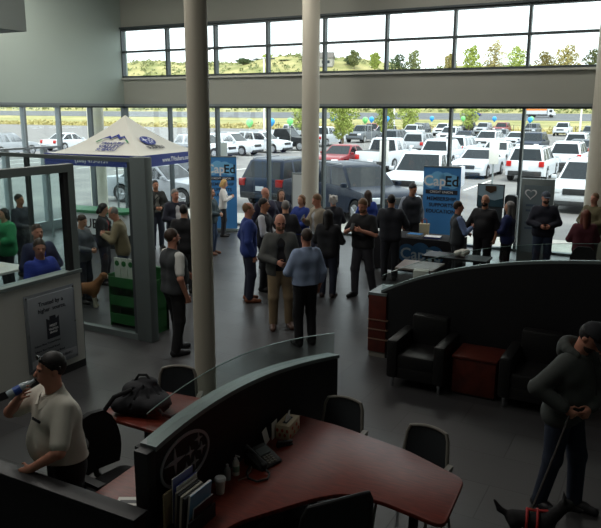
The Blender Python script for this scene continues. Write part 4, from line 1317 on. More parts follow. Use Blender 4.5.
m_ = magazine('magazine with a blue sky and dark car on its cover, front of the holder', -2.562, 0.014, 0.23, 0.25, mat('spine_white', (200, 200, 200), 0.5), 0.12, photo_sky, dy=0.02)
MB().prism([(-0.115, 0.0), (0.115, 0.0), (0.115, 0.1), (-0.115, 0.07)], 0.017, 0.0185, 'x').build('ground_print', mat('cover_brown', (122, 76, 62), 0.4), m_)
MB().prism([(-0.09, 0.07), (-0.05, 0.06), (0.11, 0.075), (0.11, 0.115), (0.05, 0.15), (-0.02, 0.14), (-0.08, 0.1)], 0.0185, 0.02, 'x').build('car_print', mat('cover_car', (38, 46, 60), 0.3), m_)
m_ = magazine('magazine with a dark maroon cover leaning lowest at the front of the holder', -2.535, 0.01, 0.21, 0.15, mat('spine_white', (200, 200, 200)), 0.12, mat('cover_maroon', (70, 36, 40), 0.4), dy=0.03)
t = thing('newspaper', 'folded white printed papers on the rear desk by the post', 'papers', (-3.0, 3.2, DT), 0.5)
MB().box(-0.12, 0.12, -0.16, 0.16, 0, 0.012).build('sheets', paper, t)
for k in range(4): MB().box(-0.1, 0.1, -0.13+0.07*k, -0.09+0.07*k, 0.012, 0.013).build('print_block', mat('print_red', (150, 70, 60), 0.6) if k == 1 else mat('print_grey', (90, 90, 92), 0.6), t)
# coffee cup
t = thing('coffee_cup', 'white takeaway coffee cup with lid on the front desk', 'cup', (-2.6, 3.68, DT))
MB().lathe([(0.028, 0), (0.04, 0.105)], 20).build('cup_body', paper, t)
MB().lathe([(0.043, 0.103), (0.043, 0.112), (0.039, 0.118), (0.036, 0.124), (0.001, 0.122)], 20).build('lid', whitei, t)
# bottles
t = thing('lotion_bottle', 'white pump bottle of lotion beside the desk phone', 'bottle', (-2.645, 3.95, DT))
MB().lathe([(0.027, 0), (0.028, 0.09), (0.02, 0.115), (0.01, 0.122)], 16).build('bottle_body', mat('lotion_white', (206, 206, 196), 0.35), t)
MB().lathe([(0.0285, 0.03), (0.0285, 0.075)], 16).build('label', mat('label_green', (120, 150, 130), 0.5), t)
MB().tube([(0, 0, 0.12), (0, 0, 0.155), (0.035, 0, 0.152)], 0.006, 8).lathe([(0.013, 0.115), (0.013, 0.135)], 12).build('pump', whitei, t)
t = thing('sanitizer_bottle', 'clear hand sanitizer bottle between the cup and the lotion', 'bottle', (-2.66, 3.86, DT))
MB().lathe([(0.026, 0), (0.027, 0.07), (0.018, 0.095), (0.009, 0.1)], 16).build('bottle_body', mat('clear_gel', (150, 158, 160), 0.15), t)
MB().lathe([(0.011, 0.1), (0.011, 0.122)], 12).build('cap', mat('cap_clear', (190, 196, 196), 0.3), t)
# desk phone
t = thing('desk_phone', 'black corded desk phone with handset on the front desk', 'phone', (-2.56, 4.2, DT), -0.25)
MB().prism([(-0.1, 0), (0.1, 0), (0.1, 0.02), (-0.1, 0.10)], -0.11, 0.11, 'y').build('base', blackp, t, bevel=0.006)
hs_ = MB()
hs_.tube([(-0.1, -0.085, 0.13), (0.0, -0.085, 0.105), (0.1, -0.085, 0.055)], [0.018, 0.014, 0.018], 10)
hs_.ell((-0.1, -0.085, 0.12), (0.03, 0.028, 0.025)).ell((0.095, -0.085, 0.05), (0.03, 0.028, 0.025))
hs_.build('handset', blackp, t)
MB().quadslab([(-0.06, -0.03, 0.089), (0.0, -0.03, 0.063), (0.0, 0.09, 0.063), (-0.06, 0.09, 0.089)], 0.006).build('display', mat('lcd_grey', (96, 104, 104), 0.3), t)
kp = MB()
for i in range(4):
    for j in range(3):
        x, y = 0.015+0.02*i, -0.02+0.03*j
        kp.box(x, x+0.014, y, y+0.022, 0.1-(x+0.1)*0.4-0.03, 0.1-(x+0.1)*0.4+0.006)
kp.build('keypad', greyplas, t)
cd = [(0.1, -0.085, 0.03), (0.17, -0.1, 0.012), (0.21, -0.16, 0.01), (0.18, -0.24, 0.01), (0.1, -0.25, 0.01), (0.03, -0.2, 0.01), (-0.02, -0.12, 0.01)]
MB().tube(cd, 0.008, 6).build('cord', blackp, t)
t = thing('cable', 'thin pale cable lying on the front desk below the bottles', 'cable', (-2.6, 4.0, DT))
MB().tube([(0, 0.1, 0.005), (0.03, 0.03, 0.005), (0.05, -0.06, 0.005), (0.02, -0.12, 0.005)], 0.004, 6).build('wire', greyplas, t)
t = thing('note_card', 'small cream note card leaning on the partition beside the phone', 'card', (-2.7, 4.5, DT), 0.2)
MB().quadslab([(0, -0.05, 0), (0, 0.05, 0), (-0.03, 0.05, 0.11), (-0.03, -0.05, 0.11)], 0.003).build('card', paper, t)
t = thing('stapler', 'black stapler in front of the tissue box', 'stapler', (-2.55, 4.52, DT), 0.9)
MB().box(-0.07, 0.07, -0.018, 0.018, 0, 0.015).build('base', blackp, t, bevel=0.004)
MB().prism([(-0.07, 0.015), (0.06, 0.02), (0.07, 0.035), (-0.06, 0.05)], -0.016, 0.016, 'y').build('arm', blackp, t, bevel=0.004)
# tissue box
t = thing('tissue_box', 'cream tissue box with red floral print beside the partition', 'tissue box', (-2.63, 4.72, DT), 0.12)
MB().box(-0.06, 0.06, -0.12, 0.12, 0, 0.125).build('box', mat('box_cream', (206, 190, 160), 0.6), t, bevel=0.003)
pr_ = MB()
for k in range(5):
    pr_.prism([(-0.09+0.045*k+0.018*math.cos(2*PI*q/10), 0.03+0.05*(k % 2)+0.016*math.sin(2*PI*q/10)) for q in range(10)], 0.06, 0.0615, 'x')
    pr_.prism([(-0.045+0.022*k+0.012*math.cos(2*PI*q/10), 0.04+0.04*((k+1) % 2)+0.016*math.sin(2*PI*q/10)) for q in range(10)], -0.1215, -0.12, 'y')
pr_.build('flower_print', mat('print_orange_red', (186, 84, 58), 0.6), t, smooth=False)
MB().box(-0.02, 0.02, -0.07, 0.07, 0.125, 0.1265).build('slot', ink, t)
MB().prism([(-0.05, 0.12), (0.05, 0.12), (0.03, 0.16), (0.035, 0.2), (0.0, 0.165), (-0.02, 0.18), (-0.04, 0.15)], -0.006, 0.006, 'x').build('tissue', whitei, t, smooth=False)
t = thing('leaflet', 'pale leaflet propped beyond the tissue box', 'leaflet', (-2.69, 4.6, DT), 0.1)
MB().box(-0.004, 0.0, -0.05, 0.05, 0, 0.15).build('sheet', paper, t)

# ---- backpack on the rear desk
bp_m = mat('backpack_nylon', (24, 25, 31), 0.8, bump=0.3, nscale=40)
t = thing('backpack', 'dark slumped backpack lying on the rear cherry desk', 'backpack', (-4.0, 4.5, DT), 0.35)
S = SDF((-0.42, -0.34, -0.02), (0.42, 0.34, 0.4), 0.009)
S.ell((0, 0, 0.10), (0.25, 0.19, 0.11), 0.02)
S.ell((-0.03, 0.03, 0.19), (0.17, 0.13, 0.085), 0.03)
S.ell((0.12, -0.05, 0.10), (0.15, 0.15, 0.085), 0.015)
S.ell((-0.17, -0.05, 0.08), (0.11, 0.13, 0.08), 0.015)
S.ell((0.02, 0.06, 0.255), (0.1, 0.07, 0.045), 0.015)
rb = random.Random(5)
for k in range(16):                      # folds of the slack cloth
    a = 2*PI*k/16+rb.uniform(-.2, .2)
    r0, r1 = rb.uniform(.2, .25), rb.uniform(.06, .12)
    b_ = a+rb.uniform(-.5, .5)
    S.rc((r0*math.cos(a), .75*r0*math.sin(a), rb.uniform(.05, .1)), (r1*math.cos(b_), .75*r1*math.sin(b_)+.02, rb.uniform(.22, .27)), rb.uniform(.014, .024), .012, .008)
for k in range(9):
    a = 2*PI*k/9+.3
    S.rc((.27*math.cos(a), .2*math.sin(a), .08), (.1*math.cos(a+.3), .08*math.sin(a+.3), .235), .012, .009, .012, 'sub')
S.cut((0, 0, -1), 0.0)
S.build('bag', bp_m, t)
MB().tube([(-0.06, -0.1, 0.24), (-0.2, -0.17, 0.19), (-0.29, -0.2, 0.06), (-0.3, -0.22, -0.08), (-0.27, -0.23, -0.13)], 0.02, 8).build('strap', blackfab, t)
MB().tube([(0.06, 0.04, 0.28), (0.02, 0.05, 0.325), (-0.05, 0.05, 0.32), (-0.09, 0.04, 0.26)], 0.012, 8).build('grab_handle', blackfab, t)
MB().tube([(0.17, -0.14, 0.13), (0.25, -0.19, 0.06), (0.3, -0.13, 0.014), (0.34, -0.06, 0.014)], 0.014, 8).build('strap', blackfab, t)
# ================================================================== PEOPLE AND DOGS
SKIN = {k: mat('skin_'+k, c, 0.5, spec=0.35) for k, c in dict(fair=(206, 156, 130), tan=(180, 128, 100), ruddy=(198, 138, 116)).items()}
HAIR = {k: mat('hair_'+k, c, 0.6, noise=0.25, nscale=80) for k, c in dict(black=(26, 22, 22), brown=(58, 42, 32), grey=(128, 124, 120), white=(186, 182, 176), blonde=(200, 164, 100), red=(112, 58, 40), sandy=(122, 92, 64)).items()}
_CL = {}
def cloth(rgb):
    k = 'fabric_%d_%d_%d' % rgb
    return mat(k, rgb, 0.85, noise=0.12, nscale=9, bump=0.25)
eye_me = None
def V3(*a): return np.array(a, float)

def solve_elbow(S, W, l1, l2, hint):
    d = W-S
    L = np.linalg.norm(d)
    if L > (l1+l2)*0.995:
        W = S+d/L*(l1+l2)*0.995
        d = W-S
        L = np.linalg.norm(d)
    a = (l1*l1-l2*l2+L*L)/(2*L)
    h = math.sqrt(max(0, l1*l1-a*a))
    u = d/L
    p = hint-u*(hint@u)
    p = p/max(1e-6, np.linalg.norm(p))
    return S+u*a+p*h, W

# hand targets relative to the shoulder, for the side s (+1 left hand, -1 right hand), in body heights; and where the elbow points
POSE = {
 'down': (lambda s: V3(.045*s, -.03, -.30), lambda s: V3(.6*s, .8, 0)),
 'belly': (lambda s: V3(-.045*s, -.135, -.185), lambda s: V3(.8*s, .4, -.4)),
 'chest': (lambda s: V3(-.03*s, -.15, -.10), lambda s: V3(.7*s, .2, -.7)),
 'crossed': (lambda s: V3(-.12*s, -.115, -.135), lambda s: V3(.8*s, .2, -.5)),
 'pocket': (lambda s: V3(.035*s, -.02, -.275), lambda s: V3(.8*s, .7, 0)),
 'hip': (lambda s: V3(.0*s, -.02, -.235), lambda s: V3(1.0*s, .5, 0)),
 'reach': (lambda s: V3(.05*s, -.20, -.21), lambda s: V3(.5*s, .6, -.4)),
 'face': (lambda s: V3(-.055*s, -.125, .075), lambda s: V3(.7*s, -.3, -.7)),
 'drink': (lambda s: V3(0, 0, 0), lambda s: V3(.8*s, -.2, -.7)),
 'ear': (lambda s: V3(-.02*s, -.06, .09), lambda s: V3(.9*s, -.3, -.3)),
}

def person(label, xy, face, h, layers, trousers, hair='short', hairc='brown', skin='fair', arms=('down', 'down'), lean=0.0, look=(0, 0), res=0.012, build=1.0, belly=0.0, shoe=(30, 28, 28), feet=((0, 0), (0, 0)), beard=None, cap=None, glasses=False, lanyard=None, curl=0.55, cat='person', hood=False, world_face=None):
    """face: 0 looks towards the camera, 90 to the picture's right. layers: (name, rgb, sleeve 0..1, hem, offset, open)"""
    px, py = xy
    d = math.hypot(px, py)
    tx, ty = -px/d, -py/d
    rx, ry = -ty, tx
    a = math.radians(face)
    Dx, Dy = math.cos(a)*tx+math.sin(a)*rx, math.cos(a)*ty+math.sin(a)*ry
    rz = math.atan2(Dx, -Dy)
    T = thing('person', label, cat, (px, py, 0), rz)
    hipc = V3(0, 0, .53)
    cl, sl = math.cos(lean), math.sin(lean)
    def L(p):                       # torso points bend forward about the hips
        p = np.array(p, float)-hipc
        return np.array([p[0], p[1]*cl-p[2]*sl, p[2]*cl+p[1]*sl])+hipc
    ly, lp = math.radians(look[0]), math.radians(look[1])
    Rh = np.array((Matrix.Rotation(ly, 3, 'Z') @ Matrix.Rotation(lp, 3, 'X')).to_3x3())
    nk = V3(0, .004, .875)
    def Hd(p):                      # head points turn on the neck
        return L(nk+Rh @ (np.array(p, float)-nk))
    RhL = np.array((Matrix.Rotation(lean, 3, 'X') @ Matrix(Rh.tolist())).to_3x3())
    b = build
    sh = {s: L((.094*s*b, .006, .797)) for s in (1, -1)}
    el, wr = {}, {}
    Mi = (Matrix.Translation((px, py, 0)) @ Matrix.Rotation(rz, 4, 'Z')).inverted()
    for s, ps in ((-1, arms[0]), (1, arms[1])):
        if ps == 'drink': tg, hn = Hd((0, -.062, .898))+V3(.03*s, -.06, -.075)-sh[s], POSE[ps][1](s)
        elif isinstance(ps, str): tg, hn = POSE[ps][0](s), POSE[ps][1](s)
        elif ps[0] == 'world':      # a hand at a point of the room, the elbow towards another
            q, e_ = Mi @ Vector(ps[1]), Mi @ Vector(ps[2])
            tg = np.array(q)/h-sh[s]
            hn = np.array(e_)/h-sh[s]
        else: tg, hn = V3(*ps[0]), V3(*ps[1])
        el[s], wr[s] = solve_elbow(sh[s], sh[s]+tg, .172, .148, hn)
    hip, kn, an = {}, {}, {}
    for s, f in ((-1, feet[0]), (1, feet[1])):
        hip[s] = V3(.05*s*b, 0, .5)
        an[s] = V3(.06*s+f[0], .01+f[1], .045)
        kn[s] = (hip[s]+an[s])/2+V3(.006*s, -.022, .01)
    all_p = list(sh.values())+list(el.values())+list(wr.values())+list(an.values())+[Hd((0, 0, 1.0))]
    lo = np.min(all_p, 0)-V3(.14, .15, .05)
    hi = np.max(all_p, 0)+V3(.14, .14, .03)
    lo[2], hi[2] = -0.002, max(hi[2], .9)
    def torso(S, o, bl=0.0, hem=None):
        S.rc(L((-.054*b, .0, .742))*h, L((.054*b, .0, .742))*h, (.062*b**.5+o)*h, (.062*b**.5+o)*h, .03*h)
        S.rc(L((-.076*b, .006, .786))*h, L((.076*b, .006, .786))*h, (.034+o)*h, (.034+o)*h, .03*h)
        S.rc(L((-.044*b, .0, .63))*h, L((.044*b, .0, .63))*h, (.058*b**.5+o)*h, (.058*b**.5+o)*h, .04*h)
        S.rc((V3(-.042*b, .004, .52))*h, (V3(.042*b, .004, .52))*h, (.066*b**.5+o)*h, (.066*b**.5+o)*h, .05*h)
        for s in (1, -1):
            S.rc(L((.046*s*b, 0, .55))*h, L((.06*s*b, 0, .74))*h, (.052+o)*h, (.052+o)*h, .03*h)
        if bl > 0:
            S.ell(L((0, -.045-.02*bl, .63))*h, (np.array((.085, .062, .085))*(0.75+0.4*bl)+o)*h, .05*h)
    def arm(S, s, o, frac=2.0):
        k = .02*h
        A, E, W = sh[s]*h, el[s]*h, wr[s]*h
        f1 = min(1, frac)
        S.rc(A, A+(E-A)*f1, (.030+o)*h, (.030+(.0235-.030)*f1+o)*h, k)
        if frac > 1:
            f2 = frac-1
            S.rc(E, E+(W-E)*f2, (.0245+o)*h, (.0245+(.0165-.0245)*f2+o)*h, .012*h)
    def hand(S, s):
        W = wr[s]*h
        dr = wr[s]-el[s]
        dr = dr/np.linalg.norm(dr)
        mid = V3(0, 0, wr[s][2])-wr[s]+V3(0, -.03, 0)    # palms face the body
        pn = mid-dr*(mid@dr)
        pn = pn/max(1e-6, np.linalg.norm(pn))
        lat = np.cross(dr, pn)
        if (lat @ V3(0, -1, .6)) < 0: lat = -lat      # thumb side: forward and up
        mr = max(.0046*h, .62*res)
        for q in (-.014, 0, .014):
            S.rc(W, W+(dr*.05+lat*q)*h, .0125*h, .0105*h, .008*h)
        for i, (q, ln) in enumerate(((.019, .04), (.0065, .046), (-.0065, .044), (-.019, .035))):
            p0 = W+(dr*.048+lat*q*1.05)*h
            ang = curl*(0.8+0.12*i)
            d1 = dr*math.cos(ang)+pn*math.sin(ang)
            d2 = dr*math.cos(ang*2.1)+pn*math.sin(ang*2.1)
            p1 = p0+d1*ln*.55*h
            S.rc(p0, p1, mr, mr*.95, .002*h)
            S.rc(p1, p1+d2*ln*.5*h, mr*.95, mr*.8, .002*h)
        t0 = W+(dr*.014+lat*.014)*h
        t1 = t0+(dr*.62+lat*.6+pn*.45)*.028*h
        S.rc(t0, t1, mr*1.3, mr*1.1, .006*h)
        S.rc(t1, t1+(dr*.85+lat*.1+pn*.5)*.024*h, mr*1.1, mr*.85, .002*h)
    def grid(r=res, a=None, c=None):
        return SDF((lo if a is None else np.array(a))*h, (hi if c is None else np.array(c))*h, r)
    # --- body: one continuous surface
    S = grid()
    torso(S, -.006, belly)
    for s in (1, -1):
        arm(S, s, 0)
        hand(S, s)
        S.rc(hip[s]*h, kn[s]*h, .05*h, .036*h, .03*h)
        S.rc(kn[s]*h, an[s]*h, .035*h, .022*h, .02*h)
        S.rc((an[s]+V3(0, .012, -.022))*h, (an[s]+V3(.012*s, -.085, -.028))*h, .021*h, .015*h, .01*h)
    S.rc(L((0, .006, .80))*h, Hd((0, .004, .90))*h, .036*h*b**.3, .034*h, .02*h)
    S.ell(Hd((0, .008, .945))*h, np.array((.0435, .054, .055))*h, .01*h, R=RhL.tolist())
    S.ell(Hd((0, -.017, .905))*h, np.array((.034, .036, .036))*h, .02*h, R=RhL.tolist())
    S.rc(Hd((0, -.046, .941))*h, Hd((0, -.0605, .918))*h, .0055*h, .0085*h, .006*h)
    for s in (1, -1):
        S.ell(Hd((.0165*s, -.053, .938))*h, np.array((.011, .008, .007))*h, .006*h, 'sub', R=RhL.tolist())
        S.rc(Hd((.008*s, -.047, .947))*h, Hd((.026*s, -.041, .947))*h, .0045*h, .004*h, .006*h)
        S.ell(Hd((.0435*s, .008, .926))*h, np.array((.006, .012, .017))*h, .004*h, R=RhL.tolist())
    S.rc(Hd((-.012, -.0495, .897))*h, Hd((.012, -.0495, .897))*h, .0042*h, .0042*h, .004*h)
    body = S.build('body', SKIN[skin], T)
    em = MB()
    for s in (1, -1):
        em.ell(Hd((.0165*s, -.0465, .938))*h, (.0058*h, .0045*h, .004*h), 8, 5)
    em.build('eyes', mat('eye_dark', (40, 32, 28), 0.2), T)
    # --- trousers and shoes
    S = grid(a=(lo[0], lo[1], 0), c=(hi[0], hi[1], .66))
    S.rc(V3(-.042*b, .004, .525)*h, V3(.042*b, .004, .525)*h, .064*b**.5*h, .064*b**.5*h, .035*h)
    S.rc(V3(-.042*b, .0, .57)*h, V3(.042*b, .0, .57)*h, .056*b**.5*h, .056*b**.5*h, .03*h)
    for s in (1, -1):
        S.rc(hip[s]*h, kn[s]*h, .06*h*b**.5, .045*h, .022*h)
        S.rc(kn[s]*h, an[s]*h, .044*h, .037*h, .02*h)
    S.cut((0, 0, -1), -.028*h)
    S.cut((0, 0, 1), .602*h)
    S.build('trousers', cloth(trousers), T)
    for s in (1, -1):
        S = SDF((an[s]+V3(-.05, -.14, -.05))*h, (an[s]+V3(.05, .06, .04))*h, max(.009, res*.8))
        A = an[s]
        S.rc((A+V3(0, .02, -.02))*h, (A+V3(.012*s, -.045, -.024))*h, .028*h, .026*h, .012*h)
        S.rc((A+V3(.004*s, -.03, -.024))*h, (A+V3(.016*s, -.098, -.03))*h, .026*h, .022*h, .015*h)
        S.rc((A+V3(0, .008, 0))*h, (A+V3(0, .004, .022))*h, .028*h, .027*h, .012*h)
        S.cut((0, 0, -1), 0.0)
        S.build('shoe', mat('shoe_%d_%d_%d' % shoe, shoe, 0.5), T)
    # --- upper garments
    for nm, rgb, sleeve, hem, o, opn in layers:
        S = grid(a=(lo[0], lo[1], hem-.06), c=(hi[0], hi[1], .92))
        torso(S, o, belly)
        S.rc(L((0, .004, .80))*h, L((0, .0, .855))*h, (.043+o*.6)*h, (.038+o*.6)*h, .02*h)
        if sleeve > 0:
            for s in (1, -1): arm(S, s, o*.75+.004, sleeve)
        else:
            for s in (1, -1): S.rc(sh[s]*h, sh[s]*h, .03*h, .03*h, .02*h)
        # neck opening, slanted: low at the front
        up_ = L((0, 0, 1))-L((0, 0, 0))
        fr = L((0, 1, 0))-L((0, 0, 0))
        n = up_*1.0-fr*0.35
        pt = L((0, .03, .855))
        S.cut(n, float(n@pt)*h)
        S.cut((0, 0, -1), -hem*h)
        if opn:
            for z0, z1, w0, w1 in ((hem-.05, .70, .045, .02), (.70, .86, .02, .034)):
                S.rc(L((0, -.11, z0))*h, L((0, -.095, z1))*h, (w0+.025)*h, (w1+.022)*h, .004*h, 'sub')
        S.build(nm, cloth(rgb), T)
    if hood:
        S = SDF((L((0, 0, .86))-V3(.13, .16, .09))*h, (L((0, 0, .86))+V3(.13, .16, .09))*h, res)
        for k in range(10):
            a0, a1 = PI*(-0.12+1.24*k/10), PI*(-0.12+1.24*(k+1)/10)
            S.rc(L((.066*math.cos(a0), .012+.062*math.sin(a0), .842+.018*math.sin(a0)))*h, L((.066*math.cos(a1), .012+.062*math.sin(a1), .842+.018*math.sin(a1)))*h, .021*h, .021*h, .01*h)
        S.ell(L((0, .075, .82))*h, np.array((.06, .03, .05))*h, .03*h)
        S.build('hood', cloth(hood), T)
    # --- hair, cap, beard
    hr = max(.0085, res*.75)
    gl, gh = (Hd((0, 0, .94))-V3(.085, .1, .1))*h, (Hd((0, 0, .94))+V3(.085, .11, .1))*h
    rt_ = RhL.tolist()
    def hplane(S, n, p):
        n = RhL @ np.array(n, float)
        S.cut(n, float(n@Hd(p))*h)
    if cap is None and hair != 'bald':
        if hair == 'long': gl = gl-V3(0, 0, .13)*h
        S = SDF(gl, gh, hr)
        S.ell(Hd((0, .012, .95))*h, np.array((.0462, .0555, .0572))*h, 0, R=rt_)
        if hair in ('short', 'fringe'):
            hplane(S, (0, -.66, -.75), (0, -.012, .945))
            hplane(S, (0, .45, -1), (0, .05, .900))
        if hair == 'fringe':
            S.ell(Hd((0, -.03, .985))*h, np.array((.046, .07, .05))*h, 0, 'sub', R=rt_)
        if hair in ('long', 'bob', 'curly'):
            hplane(S, (0, -.82, -.5), (0, -.012, .945))
            low = {'long': .80, 'bob': .875, 'curly': .90}[hair]
            for s in (1, -1):
                S.rc(Hd((.036*s, .012, .955))*h, Hd((.046*s, .016, low+.02))*h, .021*h, .018*h, .012*h)
            S.rc(Hd((0, .035, .95))*h, Hd((0, .05, low))*h, .036*h, .028*h, .015*h)
            if hair == 'curly':
                rr = random.Random(int(h*1000))
                for k in range(40):
                    a1, z = rr.uniform(0, 2*PI), rr.uniform(.91, 1.0)
                    q = V3(.046*math.cos(a1), .012+.052*math.sin(a1), z)
                    if q[1] > -.02: S.ell(Hd(q)*h, np.array((.016, .016, .016))*h, .004*h)
        S.build('hair', HAIR[hairc], T)
    if cap is not None:
        S = SDF(gl-V3(.04, .06, 0)*h, gh+V3(.04, .0, .02)*h, hr)
        S.ell(Hd((0, .008, .957))*h, np.array((.0505, .06, .056))*h, 0, R=rt_)
        hplane(S, (0, -.12, -1), (0, 0, .957))
        bs = MB()
        S.build('cap_crown', cloth(cap), T)
        rows = []
        for k in range(9):
            u = -1+k/4
            rows.append([Hd((.04*u, -.035+.016*u*u, .962))*h, Hd((.038*u, -.095+.03*u*u, .953-.006*u*u))*h, Hd((.038*u, -.095+.03*u*u, .948-.006*u*u))*h, Hd((.04*u, -.035+.016*u*u, .956))*h])
        bs.loft([[tuple(p) for p in r] for r in rows]).build('cap_brim', cloth(cap), T)
        if hairc:
            S = SDF(gl, gh, hr)
            S.ell(Hd((0, .012, .945))*h, np.array((.047, .056, .056))*h, 0, R=rt_)
            hplane(S, (0, -1, 0), (0, .002, 0.9))
            hplane(S, (0, 0, 1), (0, 0, .957))
            hplane(S, (0, 0, -1), (0, 0, .905))
            S.build('hair', HAIR[hairc], T)
    if beard:
        S = SDF(gl-V3(0, .02, .01)*h, gh, hr)
        S.ell(Hd((0, -.018, .9))*h, np.array((.0375, .0395, .038))*h, 0, R=rt_)
        S.ell(Hd((0, -.052, .9))*h, np.array((.012, .02, .006))*h, .003*h, 'sub', R=rt_)
        hplane(S, (0, .3, 1), (0, -.03, .908))
        hplane(S, (0, 1, 0), (0, .006, .9))
        S.build('beard', HAIR[beard], T)
    if glasses:
        g = MB()
        for s in (1, -1):
            c0 = Hd((.0175*s, -.0545, .938))*h
            ring = [Hd((.0175*s+.012*math.cos(2*PI*k/12), -.0545+.004*abs(.0), .938+.009*math.sin(2*PI*k/12)))*h for k in range(13)]
            g.tube(ring, .0013*h, 5)
            g.tube([Hd((.029*s, -.053, .94))*h, Hd((.045*s, 0, .94))*h], .0013*h, 5)
        g.build('glasses', blackp, T)
    if lanyard:
        g = MB()
        g.tube([L((-.045, -.045, .84))*h, L((-.02, -.092-belly*.03, .74))*h, L((0, -.096-belly*.04, .68))*h], .004*h, 5)
        g.tube([L((.045, -.045, .84))*h, L((.02, -.092-belly*.03, .74))*h, L((0, -.096-belly*.04, .68))*h], .004*h, 5)
        c0 = L((0, -.1-belly*.05, .655))*h
        g.box(c0[0]-.04, c0[0]+.04, c0[1]-.006, c0[1]+.004, c0[2]-.05, c0[2]+.05)
        g.build('lanyard', cloth(lanyard), T)
    T['_h'] = h
    M = Matrix.Translation((px, py, 0)) @ Matrix.Rotation(rz, 4, 'Z')
    info = dict(T=T, M=M, L=L, Hd=Hd, wr={s: M @ Vector(wr[s]*h) for s in wr}, el={s: M @ Vector(el[s]*h) for s in el}, h=h, wl=wr, ell=el, rz=rz)
    return info

def W_(info, p):      # a point of the body (in metres, local) in the world
    return info['M'] @ Vector(p)

def held_phone(info, s, label):
    w, e = info['wr'][s], info['el'][s]
    d = (w-e).normalized()
    t = thing('mobile_phone', label, 'phone', w+d*0.12+Vector((0, 0, 0.03)), info['rz'])
    t.rotation_euler = (-0.6, 0, info['rz'])
    MB().box(-0.036, 0.036, -0.005, 0.005, -0.06, 0.08).build('case', blackp, t, bevel=0.003)
    MB().box(-0.032, 0.032, 0.005, 0.0065, -0.055, 0.075).build('screen', mat('phone_screen', (70, 90, 110), 0.1), t)

BLK, CHAR, NAVY, DENIM, KHAKI = (24, 24, 27), (44, 46, 50), (30, 34, 50), (44, 54, 76), (134, 116, 90)
WHT, LBLUE, GREY, BLUE = (214, 214, 210), (148, 168, 198), (86, 88, 90), (38, 62, 130)
def J(rgb, hem=.47, o=.013, opn=True, nm='jacket', sl=1.93): return (nm, rgb, sl, hem, o, opn)
def SH(rgb, sl=1.93, hem=.54, o=.006, nm='shirt'): return (nm, rgb, sl, hem, o, False)
def VE(rgb, hem=.5, o=.013, opn=False): return ('vest', rgb, 0, hem, o, opn)

person('bearded man in a dark vest and white short sleeves left of the first column', (-6.0, 7.5), 118, 1.80, [SH(WHT, .75), VE((52, 55, 58))], BLK, 'short', 'brown', 'ruddy', ('down', 'belly'), feet=((0, .03), (.0, -.06)), beard='brown', shoe=(34, 34, 38), build=1.08, belly=.25)
ph = person('man with dark hair, dark jacket and a shoulder bag standing under the tent edge', (-11.24, 13.46), 15, 1.70, [SH((120, 122, 116)), J((44, 46, 44))], (34, 40, 54), 'short', 'black', 'tan', ('belly', 'belly'))
person('grey haired man in a dark blue jacket between the tent and the first column', (-9.46, 11.97), 25, 1.72, [SH((190, 190, 192)), J((36, 38, 52))], (34, 36, 44), 'short', 'grey', 'ruddy', ('belly', 'down'), build=1.1, belly=.3)
person('person in black seen from behind right against the first column', (-7.95, 10.3), 165, 1.68, [J((24, 24, 28), .45, opn=False)], (22, 22, 26), 'short', 'black', 'fair', ('chest', 'belly'), build=1.12)
person('person in a teal grey jacket and jeans just right of the first column', (-9.6, 13.5), 70, 1.60, [J((58, 74, 80), .47, opn=False)], (50, 66, 92), 'bob', 'black', 'fair', ('belly', 'belly'), shoe=(120, 80, 60))
person('blonde woman in a white top and black trousers beside the blue banner', (-10.75, 15.65), 85, 1.56, [SH((222, 220, 216), hem=.48, nm='top')], (30, 30, 36), 'bob', 'blonde', 'fair', ('chest', 'chest'), lean=.05, look=(0, 15), build=.9)
person('man in a bright blue blazer, dark trousers and brown shoes facing right', (-6.57, 10.35), 100, 1.80, [SH((206, 208, 212)), J((40, 60, 128), .46)], (30, 34, 54), 'fringe', 'sandy', 'ruddy', ('down', 'pocket'), shoe=(116, 66, 42), look=(0, 5))
person('man in a dark vest over a white long sleeved shirt behind the blue blazer', (-6.72, 11.15), 75, 1.78, [SH((198, 200, 206)), VE((34, 36, 44))], (28, 28, 34), 'short', 'black', 'tan', ('belly', 'belly'))
person('tall bald man in dark navy in the middle of the crowd', (-7.65, 12.75), 40, 1.78, [SH((40, 38, 60), hem=.5), J((36, 34, 58), opn=False)], (30, 32, 42), 'bald', None, 'ruddy', ('down', 'belly'), build=1.12)
person('woman with long dark hair facing us from the back of the crowd', (-7.8, 13.7), 10, 1.64, [J((48, 50, 64), opn=False)], (34, 36, 48), 'long', 'brown', 'fair', ('belly', 'belly'), build=.92)
person('blonde woman in a royal blue jacket in the crowd left of the second column', (-7.0, 13.15), -40, 1.62, [J((38, 62, 140), opn=False)], (34, 36, 50), 'bob', 'sandy', 'fair', ('chest', 'belly'), build=.95)
person('man with grey brown hair, back turned, behind the bald man in khakis', (-6.6, 11.75), 185, 1.68, [J((44, 46, 52), opn=False)], (34, 34, 40), 'short', 'grey', 'fair', ('belly', 'belly'))
person('bald bearded man in an open grey jacket and khaki trousers, middle of the floor', (-5.28, 9.23), 8, 1.84, [SH((28, 28, 32), hem=.52), J((84, 86, 84), .47)], KHAKI, 'bald', None, 'ruddy', ('belly', 'down'), shoe=(84, 58, 46), beard='sandy', glasses=True, look=(0, 14), build=1.02, feet=((0, 0), (.02, .02)))
person('man in a pale blue shirt and black trousers, back turned, middle of the floor', (-4.55, 8.69), 205, 1.75, [SH((150, 168, 200), hem=.535, o=.012)], (24, 24, 28), 'short', 'brown', 'ruddy', ('down', 'belly'), lean=-.03, shoe=(24, 22, 22), build=.94)
tn = person('man in a light tan jacket looking at his phone beside the second column', (-6.2, 12.4), -62, 1.77, [SH((170, 172, 176)), J((150, 140, 124), .46)], (44, 46, 62), 'short', 'sandy', 'ruddy', ('chest', 'down'), look=(0, 16), lean=.03)
